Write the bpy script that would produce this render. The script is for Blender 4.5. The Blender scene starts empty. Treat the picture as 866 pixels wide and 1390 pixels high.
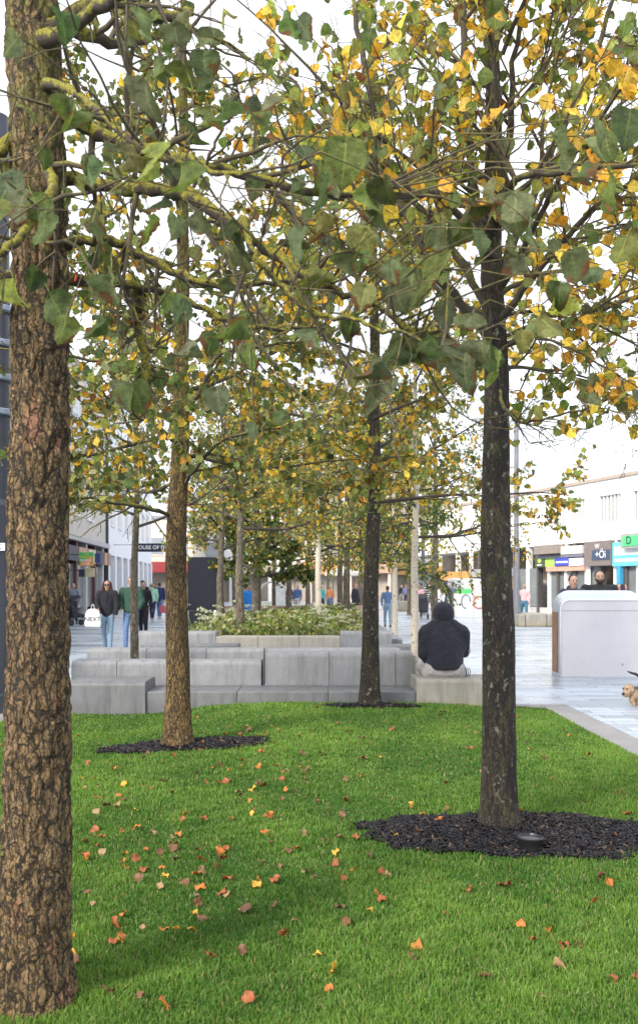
import bpy, math, random
import numpy as np
from mathutils import Vector, Matrix, noise
PI = math.pi
random.seed(7); RNG = np.random.default_rng(7)
scene = bpy.context.scene
COL = scene.collection
CH = 1.5; HY = 797.0; CX = 433.0; F = 1200.0

def P(px, py, Y): return Vector(((px-CX)/F*Y, Y, CH+(HY-py)/F*Y))
def XP(px, Y): return (px-CX)/F*Y
def ZP(py, Y): return CH+(HY-py)/F*Y

# ------------------------------------------------------------ materials
def nodes_of(m):
    m.use_nodes = True
    nt = m.node_tree; nt.nodes.clear()
    return nt, nt.nodes, nt.links
class NB:
    """tiny node helper"""
    def __init__(s, name):
        s.m = bpy.data.materials.new(name); s.nt, s.n, s.l = nodes_of(s.m)
        s.out = s.n.new('ShaderNodeOutputMaterial')
    def add(s, t, **kw):
        nd = s.n.new(t)
        for k, v in kw.items():
            if k.startswith('_'): setattr(nd, k[1:], v)
            else: s.put(nd, k.replace('__', ' '), v)
        return nd
    def put(s, nd, key, v):
        i = nd.inputs[int(key[1:])] if (key[0] == 'i' and key[1:].isdigit()) else nd.inputs[key]
        if hasattr(v, 'links') or isinstance(v, bpy.types.NodeSocket): s.l.new(v, i)
        else:
            if isinstance(v, (tuple, list)) and i.type == 'RGBA' and len(v) == 3: v = (*v, 1)
            i.default_value = v
    def coord(s, scale=(1,1,1), obj=True):
        tc = s.add('ShaderNodeTexCoord')
        mp = s.add('ShaderNodeMapping'); s.l.new(tc.outputs['Object' if obj else 'Generated'], mp.inputs[0])
        mp.inputs['Scale'].default_value = scale
        return mp.outputs[0]
    def noise(s, vec, scale, detail=4, rough=.6, dist=0):
        nd = s.add('ShaderNodeTexNoise', Scale=scale, Detail=detail, Roughness=rough, Distortion=dist)
        if vec is not None: s.l.new(vec, nd.inputs['Vector'])
        return nd.outputs['Fac']
    def ramp(s, fac, stops):
        r = s.add('ShaderNodeValToRGB'); s.l.new(fac, r.inputs[0])
        e = r.color_ramp.elements
        while len(e) < len(stops): e.new(0.5)
        for i, (p, c) in enumerate(stops):
            e[i].position = p
            e[i].color = (c, c, c, 1) if isinstance(c, (int, float)) else (*c, 1)
        return r.outputs[0]
    def mix(s, fac, a, b, mode='MIX'):
        nd = s.n.new('ShaderNodeMix'); nd.data_type = 'RGBA'; nd.blend_type = mode
        for idx, v in ((0, fac), (6, a), (7, b)):
            i = nd.inputs[idx]
            if isinstance(v, bpy.types.NodeSocket): s.l.new(v, i)
            else: i.default_value = v if not isinstance(v, (tuple, list)) else (*v, 1)
        return nd.outputs[2]
    def math(s, op, a, b=0.0, c=None, clamp=False):
        nd = s.n.new('ShaderNodeMath'); nd.operation = op; nd.use_clamp = clamp
        for i, v in enumerate((a, b, c)):
            if v is None: continue
            if isinstance(v, bpy.types.NodeSocket): s.l.new(v, nd.inputs[i])
            else: nd.inputs[i].default_value = v
        return nd.outputs[0]
    def bump(s, h, strength=.5, dist=.01):
        b = s.add('ShaderNodeBump', Strength=strength, Distance=dist); s.l.new(h, b.inputs['Height'])
        return b.outputs[0]
    def pbr(s, color, rough=.7, metal=0, normal=None, **kw):
        p = s.n.new('ShaderNodeBsdfPrincipled')
        s.put(p, 'Base Color', color); s.put(p, 'Roughness', rough); s.put(p, 'Metallic', metal)
        if normal is not None: s.l.new(normal, p.inputs['Normal'])
        for k, v in kw.items(): s.put(p, k.replace('_', ' '), v)
        s.l.new(p.outputs[0], s.out.inputs[0]); s.p = p
        return s.m
_mc = {}
def plain(name, color, rough=.6, metal=0, var=.12, scale=6, bump=.0):
    """simple surface with a little noise in colour and gloss"""
    if name in _mc: return _mc[name]
    b = NB(name); c = b.coord()
    n = b.noise(c, scale, 5)
    f = b.ramp(n, [(.3, 1-var), (.7, 1+var)])
    col = b.mix(1.0, color, f, 'MULTIPLY')
    r = b.math('MULTIPLY_ADD', n, .2, rough-.1)
    nm = b.bump(b.noise(c, scale*8, 3), .4, bump) if bump else None
    _mc[name] = b.pbr(col, r, metal, nm); return _mc[name]

def mat_bark(name, plate, crack, zs=.28, scale=34, warpk=1.0, moss=(0, 0), lichen=0, wound=0, light=None, bumpd=.012, hz=None):
    b = NB(name)
    c0 = b.coord()
    n1 = b.add('ShaderNodeTexNoise', Scale=14.0, Detail=6.0, Roughness=.65); b.l.new(c0, n1.inputs['Vector'])
    warp = b.add('ShaderNodeVectorMath', _operation='MULTIPLY_ADD')
    b.l.new(n1.outputs['Color'], warp.inputs[0]); warp.inputs[1].default_value = (.07*warpk, .07*warpk, .12*warpk); b.l.new(c0, warp.inputs[2])
    mp = b.add('ShaderNodeMapping'); mp.inputs['Scale'].default_value = (1, 1, zs); b.l.new(warp.outputs[0], mp.inputs[0])
    v = b.add('ShaderNodeTexVoronoi', _feature='DISTANCE_TO_EDGE', Scale=float(scale)); b.l.new(mp.outputs[0], v.inputs['Vector'])
    v2 = b.add('ShaderNodeTexVoronoi', _feature='F1', Scale=float(scale)); b.l.new(mp.outputs[0], v2.inputs['Vector'])
    fine = b.noise(c0, 90, 5, .7)
    big = b.noise(c0, 5, 4)
    e1 = b.ramp(b.math('MULTIPLY_ADD', b.math('SUBTRACT', fine, .5), .10, v.outputs['Distance']), [(.0, 0.4), (.08, 1.0)])
    mq = b.add('ShaderNodeMapping'); mq.inputs['Scale'].default_value = (1, 1, zs*.55); b.l.new(warp.outputs[0], mq.inputs[0])
    v3 = b.add('ShaderNodeTexVoronoi', _feature='DISTANCE_TO_EDGE', Scale=scale*.62); b.l.new(mq.outputs[0], v3.inputs['Vector'])
    e2 = b.ramp(b.math('MULTIPLY_ADD', b.math('SUBTRACT', fine, .5), .12, v3.outputs['Distance']), [(.015, 0.0), (.10, 1.0)])
    edge = b.math('MULTIPLY', e1, e2)
    sep = b.add('ShaderNodeSeparateColor'); b.l.new(v2.outputs['Color'], sep.inputs[0])
    var = b.ramp(sep.outputs[0], [(0, .62), (1, 1.25)])
    col = b.mix(1.0, plate, var, 'MULTIPLY')
    col = b.mix(1.0, col, b.ramp(fine, [(.3, .6), (.7, 1.3)]), 'MULTIPLY')
    col = b.mix(b.ramp(big, [(.4, 0), (.65, .5)]), col, tuple(x*.5 for x in plate))
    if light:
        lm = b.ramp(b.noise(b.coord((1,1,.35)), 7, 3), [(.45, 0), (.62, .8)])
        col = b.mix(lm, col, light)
    if wound:
        w = b.ramp(b.noise(b.coord((1.3,1.3,.5)), 7.3, 4), [(.60, 0), (.66, .8)])
        col = b.mix(w, col, (.36, .17, .10))
    col = b.mix(edge, crack, col)
    if lichen:
        vl = b.noise(b.coord((1,1,.7)), 26, 4, .65)
        col = b.mix(b.ramp(vl, [(.60, 0), (.66, lichen)]), col, (.34, .35, .27))
        vg = b.noise(b.coord((1,1,.6)), 9, 4, .65)
        col = b.mix(b.ramp(vg, [(.54, 0), (.66, .55)]), col, (.07, .075, .025))
    if moss[1] > 0:
        geo = b.add('ShaderNodeNewGeometry'); s3 = b.add('ShaderNodeSeparateXYZ'); b.l.new(geo.outputs['Position'], s3.inputs[0])
        hgt = b.ramp(b.math('MULTIPLY_ADD', s3.outputs[2], 1.0, -moss[0]), [(0, 0), (1, 1)])
        mn = b.ramp(b.noise(c0, 16, 5, .7), [(.44, 0), (.56, 1)])
        mf = b.math('MULTIPLY', b.math('MULTIPLY', hgt, mn), moss[1])
        col = b.mix(mf, col, b.mix(fine, (.07, .08, .015), (.27, .25, .04)))
    h = b.math('ADD', b.math('MULTIPLY', edge, 1.0), b.math('MULTIPLY', fine, .5))
    return b.pbr(col, .85, 0, b.bump(h, 1.0, bumpd))

def mat_branch(name, base, moss=.0, mosscol=((.06,.07,.012), (.30,.27,.03))):
    b = NB(name); c = b.coord()
    n = b.noise(c, 60, 5, .7)
    col = b.mix(n, tuple(x*.5 for x in base), tuple(min(1, x*1.6) for x in base))
    if moss:
        geo = b.add('ShaderNodeNewGeometry'); s3 = b.add('ShaderNodeSeparateXYZ'); b.l.new(geo.outputs['Normal'], s3.inputs[0])
        up = b.math('MULTIPLY_ADD', s3.outputs[2], .16, .06)
        t = b.math('ADD', b.noise(c, 14, 5, .7), up)
        mf = b.ramp(t, [(.60-.12*moss, 0), (.70-.12*moss, 1)])
        col = b.mix(mf, col, b.mix(b.ramp(b.noise(c, 110, 4, .8), [(.35, 0), (.65, 1)]), mosscol[0], mosscol[1]))
    return b.pbr(col, .85, 0, b.bump(b.noise(c, 140, 5, .8), 1.0, .006))

def mat_birch(name):
    b = NB(name); c = b.coord((1, 1, 4.5)); c2 = b.coord((1, 1, 1))
    n = b.noise(c, 16, 4, .7)
    lent = b.ramp(n, [(.60, 0), (.64, 1)])
    n2 = b.ramp(b.noise(c2, 9, 3), [(.62, 0), (.68, .9)])
    col = b.mix(b.noise(c2, 30, 4), (.50, .42, .33), (.66, .60, .51))
    col = b.mix(lent, col, (.05, .04, .035)); col = b.mix(n2, col, (.07, .055, .045))
    return b.pbr(col, .7, 0, b.bump(n, .4, .004))

def mat_leaf(name, trans=.38, detail=True, rough=.5):
    b = NB(name)
    a = b.add('ShaderNodeAttribute', _attribute_name='col'); col = a.outputs['Color']
    if detail:
        u = b.add('ShaderNodeAttribute', _attribute_name='luv'); s3 = b.add('ShaderNodeSeparateXYZ'); b.l.new(u.outputs['Vector'], s3.inputs[0])
        sx, vy, rn = s3.outputs
        ab = b.math('ABSOLUTE', sx)
        # side veins and midrib
        ph = b.math('FRACT', b.math('MULTIPLY', b.math('MULTIPLY_ADD', ab, -.30, vy), 8.0))
        vein = b.math('MULTIPLY', b.math('LESS_THAN', ph, .12), .55)
        mid = b.math('LESS_THAN', ab, .045)
        vm = b.math('MAXIMUM', vein, mid)
        lighter = b.mix(1.0, col, (1.9, 1.7, 1.5), 'MULTIPLY')
        cell = b.noise(b.coord(), 42, 5, .75)
        colv = b.mix(1.0, col, b.ramp(cell, [(.32, .5), (.68, 1.5)]), 'MULTIPLY')
        c1 = b.mix(b.math('MULTIPLY', vm, .8), colv, lighter)
        # browned margins on some leaves
        nb = b.noise(b.coord(), 30, 4)
        e = b.math('ADD', b.math('MULTIPLY', ab, .55), b.math('MULTIPLY', vy, .5))
        e = b.math('ADD', e, b.math('MULTIPLY', b.math('SUBTRACT', nb, .5), 2.4))
        e = b.math('ADD', e, b.math('MULTIPLY', rn, .75))
        bf = b.ramp(b.math('MULTIPLY', e, .5), [(.66, 0), (.72, 1)])
        brown = b.mix(nb, (.07, .028, .018), (.24, .12, .055))
        col = b.mix(bf, c1, brown)
        h = b.math('ADD', b.math('MULTIPLY', vm, -.6), b.math('MULTIPLY', cell, .7))
        nm = b.bump(h, 1.0, .008)
    else: nm = None
    b.pbr(col, rough, 0, nm)
    b.p.inputs['Specular IOR Level'].default_value = .35
    t = b.add('ShaderNodeBsdfTranslucent'); b.l.new(b.mix(1.0, col, (1.15, 1.2, .7), 'MULTIPLY'), t.inputs[0])
    ms = b.add('ShaderNodeMixShader'); ms.inputs[0].default_value = trans
    b.l.new(b.p.outputs[0], ms.inputs[1]); b.l.new(t.outputs[0], ms.inputs[2]); b.l.new(ms.outputs[0], b.out.inputs[0])
    return b.m

def mat_stone(name, base=(.36,.36,.35), stain=.5, scale=1.0, rough=.7, green=0):
    b = NB(name); c = b.coord()
    n = b.noise(c, 3.2*scale, 6, .65); f = b.noise(c, 120, 4, .8); st = b.noise(b.coord((5, 5, .7)), 2.2*scale, 5, .65)
    col = b.mix(1.0, base, b.ramp(n, [(.3, .80), (.7, 1.14)]), 'MULTIPLY')
    col = b.mix(1.0, col, b.ramp(f, [(.3, .86), (.7, 1.12)]), 'MULTIPLY')
    col = b.mix(b.ramp(st, [(.45, 0), (.7, stain)]), col, tuple(x*.5 for x in base))
    pits = b.ramp(b.noise(c, 38, 2), [(.74, 0), (.77, .7)])
    col = b.mix(pits, col, (.75, .75, .7))
    pit2 = b.ramp(b.noise(b.coord((1.1, 1, 1.3)), 47, 2), [(.25, .8), (.28, 0)])
    col = b.mix(pit2, col, (.06, .06, .055))
    if green:
        geo = b.add('ShaderNodeNewGeometry'); s3 = b.add('ShaderNodeSeparateXYZ'); b.l.new(geo.outputs['Position'], s3.inputs[0])
        low = b.ramp(b.math('ADD', s3.outputs[2], b.math('MULTIPLY', n, .25)), [(.22, green), (.36, 0)])
        col = b.mix(low, col, (.30, .25, .15))
    return b.pbr(col, b.math('MULTIPLY_ADD', n, .3, rough-.15), 0, b.bump(b.math('ADD', f, b.math('MULTIPLY', n, 2)), .5, .004))

def mat_paving():
    b = NB('wet_granite_paving'); c = b.coord()
    br = b.add('ShaderNodeTexBrick', Scale=1.0); b.l.new(c, br.inputs['Vector'])
    br.inputs['Brick Width'].default_value = .9; br.inputs['Row Height'].default_value = .22
    br.inputs['Mortar Size'].default_value = .006; br.inputs['Bias'].default_value = -.1
    br.inputs['Color1'].default_value = (.47, .54, .63, 1); br.inputs['Color2'].default_value = (.25, .29, .34, 1)  # blue of the reflected sky is mixed into both stone colours
    br.inputs['Mortar'].default_value = (.06, .06, .06, 1); br.offset = .37
    sp = b.noise(c, 220, 3, .8)
    col = b.mix(1.0, br.outputs['Color'], b.ramp(sp, [(.3, .75), (.7, 1.2)]), 'MULTIPLY')
    wet = b.noise(b.coord((.35, 1.0, 1)), .9, 5, .6)
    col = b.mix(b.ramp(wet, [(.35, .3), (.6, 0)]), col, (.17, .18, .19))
    sepc = b.add('ShaderNodeSeparateColor'); b.l.new(br.outputs['Color'], sepc.inputs[0])
    rg = b.math('ADD', b.ramp(wet, [(.38, .10), (.62, .34)]), b.math('MULTIPLY', sepc.outputs[0], .25))
    h = b.math('ADD', b.math('MULTIPLY', br.outputs['Fac'], -1.0), b.math('MULTIPLY', sp, .25))
    h2 = b.math('ADD', h, b.math('MULTIPLY', b.noise(c, 2.5, 3), 1.2))
    m = b.pbr(col, rg, 0, b.bump(h2, .25, .006)); b.p.inputs['Specular IOR Level'].default_value = .8
    return m

def mat_cloth(name, color, scale=9, dist=.03, rough=.9, stripes=None):
    b = NB(name); c = b.coord()
    n = b.noise(b.coord((1, 1, 1.0)), scale, 3, .5, 1.0)
    col = b.mix(1.0, color, b.ramp(b.noise(c, 40, 3), [(.3, .8), (.7, 1.2)]), 'MULTIPLY')
    if stripes:
        s3 = b.add('ShaderNodeSeparateXYZ'); b.l.new(c, s3.inputs[0])
        fz = b.math('FRACT', b.math('MULTIPLY', s3.outputs[2], stripes[0]))
        col = b.mix(b.math('LESS_THAN', fz, .5), col, stripes[1])
    return b.pbr(col, rough, 0, b.bump(n, .8, dist))

M = {}
M['bark_near'] = mat_bark('bark_rugged_brown', (.265, .170, .078), (.022, .015, .010), .42, 62, .85, moss=(2.3, .75), wound=1, bumpd=.02)
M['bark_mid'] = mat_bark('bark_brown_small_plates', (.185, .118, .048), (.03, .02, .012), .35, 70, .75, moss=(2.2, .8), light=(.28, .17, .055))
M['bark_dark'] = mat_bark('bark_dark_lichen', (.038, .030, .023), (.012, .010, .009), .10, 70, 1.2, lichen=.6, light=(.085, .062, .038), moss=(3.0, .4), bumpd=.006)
M['bark_far'] = mat_bark('bark_grey_brown', (.30, .25, .19), (.09, .07, .05), .2, 60, 1.2, lichen=.5)
M['birch'] = mat_birch('birch_bark')
M['moss_branch'] = mat_branch('mossy_branch_bark', (.055, .040, .028), .75, ((.035, .042, .008), (.40, .35, .03)))
M['moss_light'] = mat_branch('branch_bark_some_moss', (.060, .048, .036), .25, ((.04, .045, .01), (.26, .24, .04)))
M['dark_branch'] = mat_branch('dark_branch_bark', (.060, .048, .040))
M['twig'] = mat_branch('twig_bark', (.11, .085, .06), .1)
M['leaf_near'] = mat_leaf('hazel_leaf', .42, True, .75)
M['leaf'] = mat_leaf('autumn_leaf', .42, True)
M['leaf_far'] = mat_leaf('distant_leaf', .42, False)
M['stone'] = mat_stone('pale_granite', (.25, .255, .27), .75, green=.0)
M['stone_warm'] = mat_stone('weathered_granite', (.33, .31, .27), .7, green=.6)
M['stone_dark'] = mat_stone('wet_dark_granite', (.155, .16, .17), .7, rough=.5)
M['kerb'] = mat_stone('kerb_granite', (.27, .26, .26), .3)
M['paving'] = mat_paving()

# ------------------------------------------------------------ mesh helpers
class MB:
    def __init__(s): s.v = []; s.f = []; s.smooth = False
    def quadbox(s, c, size, rz=0, bev=0):
        x, y, z = c; a, b_, h = size[0]/2, size[1]/2, size[2]/2
        i = len(s.v); cr, sr = math.cos(rz), math.sin(rz)
        for dz in (-h, h):
            for dx, dy in ((-a, -b_), (a, -b_), (a, b_), (-a, b_)):
                s.v.append((x+dx*cr-dy*sr, y+dx*sr+dy*cr, z+dz))
        s.f += [(i, i+3, i+2, i+1), (i+4, i+5, i+6, i+7)] + [(i+k, i+(k+1) % 4, i+4+(k+1) % 4, i+4+k) for k in range(4)]
        return s
    def span(s, x0, x1, y0, y1, z0, z1):
        return s.quadbox(((x0+x1)/2, (y0+y1)/2, (z0+z1)/2), (abs(x1-x0), abs(y1-y0), abs(z1-z0)))
    def tube(s, pts, rad, n=6, cap=True, jit=0):
        pts = [Vector(p) for p in pts]
        if not hasattr(rad, '__len__'): rad = [rad]*len(pts)
        i0 = len(s.v); N = len(pts)
        d = (pts[1]-pts[0]).normalized()
        ref = Vector((0, 0, 1)) if abs(d.z) < .9 else Vector((1, 0, 0))
        u = d.cross(ref).normalized()
        for k in range(N):
            if k == 0: t = pts[1]-pts[0]
            elif k == N-1: t = pts[-1]-pts[-2]
            else: t = pts[k+1]-pts[k-1]
            if t.length < 1e-9: t = d.copy()
            t.normalize(); u = (u - t*u.dot(t))
            if u.length < 1e-6: u = t.orthogonal()
            u.normalize(); w = t.cross(u)
            for j in range(n):
                a = 2*PI*j/n; r = rad[k]*(1+(random.uniform(-jit, jit) if jit else 0))
                q = pts[k]+u*(math.cos(a)*r)+w*(math.sin(a)*r); s.v.append((q.x, q.y, q.z))
        for k in range(N-1):
            for j in range(n):
                a = i0+k*n+j; b_ = i0+k*n+(j+1) % n
                s.f.append((a, b_, b_+n, a+n))
        if cap:
            s.f.append(tuple(i0+j for j in range(n))[::-1]); s.f.append(tuple(i0+(N-1)*n+j for j in range(n)))
        return s
    def capsule(s, a, b, ra, rb=None, xd=(1, 0, 0), n=14, rings=5):
        """elliptical tapered capsule; ra, rb = (rx, ry) half widths, xd = direction of rx"""
        a = Vector(a); b = Vector(b); rb = ra if rb is None else rb
        if not hasattr(ra, '__len__'): ra = (ra, ra)
        if not hasattr(rb, '__len__'): rb = (rb, rb)
        d = b-a; L = d.length; t = d/L if L > 1e-6 else Vector((0, 0, 1))
        x = Vector(xd); x = x-t*x.dot(t)
        x = x.normalized() if x.length > .05 else t.orthogonal().normalized()
        y = t.cross(x); i0 = len(s.v); rows = []
        for k in range(rings+1):
            th = -PI/2+PI/2*k/rings; rows.append((a, ra, math.cos(th), math.sin(th)*min(ra)))
        for k in range(rings+1):
            th = PI/2*k/rings; rows.append((b, rb, math.cos(th), math.sin(th)*min(rb)))
        for c, r, cs, off in rows:
            cs = max(cs, .02)
            for j in range(n):
                an = 2*PI*j/n; q = c+t*off+x*(r[0]*cs*math.cos(an))+y*(r[1]*cs*math.sin(an)); s.v.append(tuple(q))
        R = len(rows)
        for k in range(R-1):
            for j in range(n):
                p = i0+k*n+j; q = i0+k*n+(j+1) % n; s.f.append((p, q, q+n, p+n))
        s.f.append(tuple(i0+j for j in range(n))[::-1]); s.f.append(tuple(i0+(R-1)*n+j for j in range(n)))
        return s
    def stack(s, secs, n=24):
        """upright loft through flat elliptical sections (centre, rx, ry)"""
        i = len(s.v)
        for c, rx, ry in secs:
            for j in range(n): a = 2*PI*j/n; s.v.append((c[0]+rx*math.cos(a), c[1]+ry*math.sin(a), c[2]))
        for k in range(len(secs)-1):
            for j in range(n): p = i+k*n+j; q = i+k*n+(j+1) % n; s.f.append((p, q, q+n, p+n))
        s.f.append(tuple(i+j for j in range(n))[::-1]); s.f.append(tuple(i+(len(secs)-1)*n+j for j in range(n)))
        return s
    def prism(s, poly, y0, y1):
        """polygon in x,z extruded along y"""
        i = len(s.v); n = len(poly)
        for y in (y0, y1):
            for x, z in poly: s.v.append((x, y, z))
        s.f.append(tuple(range(i, i+n))); s.f.append(tuple(range(i+n, i+2*n))[::-1])
        for k in range(n): s.f.append((i+(k+1) % n, i+k, i+n+k, i+n+(k+1) % n))
        return s
    def lathe(s, c, prof, n=24):
        i = len(s.v)
        for r, z in prof:
            for j in range(n):
                a = 2*PI*j/n; s.v.append((c[0]+r*math.cos(a), c[1]+r*math.sin(a), c[2]+z))
        for k in range(len(prof)-1):
            for j in range(n):
                p = i+k*n+j; q = i+k*n+(j+1) % n; s.f.append((p, q, q+n, p+n))
        s.f.append(tuple(i+j for j in range(n))[::-1]); s.f.append(tuple(i+(len(prof)-1)*n+j for j in range(n)))
        return s
    def build(s, name, mat, parent=None, smooth=False, bevel=0, loc=None):
        me = bpy.data.meshes.new(name); me.from_pydata([tuple(v) for v in s.v], [], s.f); me.update()
        if smooth: me.polygons.foreach_set('use_smooth', [True]*len(me.polygons))
        me.materials.append(mat)
        o = bpy.data.objects.new(name, me); COL.objects.link(o)
        if parent is not None: o.parent = parent
        if loc is not None: o.location = loc
        if bevel:
            md = o.modifiers.new('bevel', 'BEVEL'); md.width = bevel; md.segments = 2; md.limit_method = 'ANGLE'
        return o
def tag(o, label=None, cat=None, group=None, kind=None):
    if label: o['label'] = label
    if cat: o['category'] = cat
    if group: o['group'] = group
    if kind: o['kind'] = kind
    return o
def empty(name, loc=(0, 0, 0), rz=0, label=None, cat=None, group=None):
    o = bpy.data.objects.new(name, None); COL.objects.link(o); o.location = loc; o.rotation_euler = (0, 0, rz); o.empty_display_size = .2
    return tag(o, label, cat, group)
def copy_tree(o, parent=None):
    c = o.copy(); COL.objects.link(c); c.parent = parent
    for ch in list(o.children): copy_tree(ch, c)
    return c
def raw_mesh(name, V, loops, starts, totals, mat, parent=None, attrs=None, smooth=False):
    me = bpy.data.meshes.new(name)
    me.vertices.add(len(V)); me.vertices.foreach_set('co', np.ascontiguousarray(V, dtype=np.float32).ravel())
    me.loops.add(len(loops)); me.loops.foreach_set('vertex_index', np.ascontiguousarray(loops, dtype=np.int32))
    me.polygons.add(len(starts)); me.polygons.foreach_set('loop_start', np.ascontiguousarray(starts, dtype=np.int32))
    try: me.polygons.foreach_set('loop_total', np.ascontiguousarray(totals, dtype=np.int32))
    except Exception: pass
    if smooth: me.polygons.foreach_set('use_smooth', np.ones(len(starts), dtype=bool))
    for nm, (ty, arr) in (attrs or {}).items():
        at = me.attributes.new(nm, ty, 'POINT')
        at.data.foreach_set('color' if ty == 'FLOAT_COLOR' else 'vector', np.ascontiguousarray(arr, dtype=np.float32).ravel())
    me.update(calc_edges=True); me.validate()
    me.materials.append(mat)
    o = bpy.data.objects.new(name, me); COL.objects.link(o)
    if parent is not None: o.parent = parent
    return o
def remeshed(name, mb, mat, parent, voxel=.014, smooth=6, loc=None):
    """several tapered forms fused into one continuous skin"""
    o = mb.build(name, mat, None)
    md = o.modifiers.new('r', 'REMESH'); md.mode = 'VOXEL'; md.voxel_size = voxel; md.use_smooth_shade = True
    sm = o.modifiers.new('s', 'SMOOTH'); sm.factor = .5; sm.iterations = smooth
    dg = bpy.context.evaluated_depsgraph_get(); dg.update()
    me = bpy.data.meshes.new_from_object(o.evaluated_get(dg)); old = o.data
    o.modifiers.clear(); o.data = me; bpy.data.meshes.remove(old); me.name = name
    if not me.materials: me.materials.append(mat)
    me.polygons.foreach_set('use_smooth', [True]*len(me.polygons))
    o.parent = parent
    if loc is not None: o.location = loc
    return o
def text(name, s, size, mat, parent, loc, rot=(PI/2, 0, 0), ext=.004, bold=0, sx=1):
    cu = bpy.data.curves.new(name, 'FONT'); cu.body = s; cu.size = size; cu.extrude = ext; cu.align_x = 'CENTER'; cu.align_y = 'CENTER'; cu.offset = bold
    t = bpy.data.objects.new(name, cu); COL.objects.link(t)
    dg = bpy.context.evaluated_depsgraph_get(); dg.update()
    me = bpy.data.meshes.new_from_object(t.evaluated_get(dg)); COL.objects.unlink(t); bpy.data.objects.remove(t)
    me.materials.clear(); me.materials.append(mat)
    o = bpy.data.objects.new(name, me); COL.objects.link(o); o.parent = parent; o.location = loc; o.rotation_euler = rot; o.scale = (sx, 1, 1)
    return o

# ------------------------------------------------------------ leaves
def leaf_template(rows, cols, seed, fold=.35, droop=.35, wave=.10, teeth=True, aspect=.88):
    r = random.Random(seed); V = []; UV = []; F_ = []
    fold *= r.uniform(.5, 1.5); droop *= r.uniform(.3, 1.6); tw = r.uniform(-.35, .35); ph = r.uniform(0, 6)
    for i in range(rows+1):
        v = i/rows
        w = aspect*.5*max(0.0, math.sin(PI*min(1, max(0, v*.95+.045))**.72))**.72
        w = max(w, .012) if 0 < i < rows else .015
        for j in range(-cols, cols+1):
            sx = j/cols
            ww = w*(1+(.028*(1 if (i % 2) else -1)*(abs(j) == cols) if teeth else 0))
            x = sx*ww
            y = v-(.07*abs(sx)**1.5 if rows < 10 else .11*abs(sx)**2*(1-.5*v))
            z = abs(x)*fold+droop*(-(v**2))*.35+wave*math.sin(v*9+ph+sx*2)*abs(sx)*.5+tw*x*v
            if rows > 10: z += .028*math.sin(2*PI*7*(v-.33*abs(sx)))*min(1, abs(sx)*3)+.03*math.sin(v*5+ph*2+sx*4)
            V.append((x, y*(1-.12*abs(droop)*v), z)); UV.append((sx, v, 0))
    n = 2*cols+1
    for i in range(rows):
        for j in range(n-1):
            a = i*n+j; F_.append((a, a+1, a+n+1, a+n))
    if rows >= 5:
        i = len(V); V += [(-.012, -.38, .05), (.012, -.38, .05), (.012, 0, 0), (-.012, 0, 0)]; UV += [(0, 0, 0)]*4; F_.append((i, i+1, i+2, i+3))
    return np.array(V), np.array(UV), np.array(F_)
TPL = {
 'near': [leaf_template(22, 4, 100+k, .30, .60, .13, aspect=.92) for k in range(9)],
 'mid': [leaf_template(5, 1, 200+k, .35, .5, .10, False) for k in range(6)],
 'far': [leaf_template(3, 1, 300+k, .35, .4, .08, False) for k in range(4)],
}
TPL['near'] += [leaf_template(22, 4, 150+k, 1.0, 1.3, .26, aspect=.92) for k in range(5)]
def palette(kind, n, rng):
    cols = {
     'dark': (.080, .110, .042), 'grey': (.150, .180, .095), 'green': (.14, .19, .058), 'lime': (.30, .34, .09),
     'yellow': (.72, .50, .08), 'gold': (.70, .38, .045), 'orange': (.60, .20, .03), 'brown': (.20, .09, .04), 'olive': (.19, .20, .07), 'pale': (.36, .34, .17)}
    names = list(kind); w = np.array([kind[k] for k in names], float); w /= w.sum()
    idx = rng.choice(len(names), n, p=w)
    base = np.array([cols[k] for k in names])[idx]
    base = base*(1+rng.normal(0, .16, (n, 1)))*(1+rng.normal(0, .06, (n, 3)))
    return np.clip(base, .01, .9)
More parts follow.
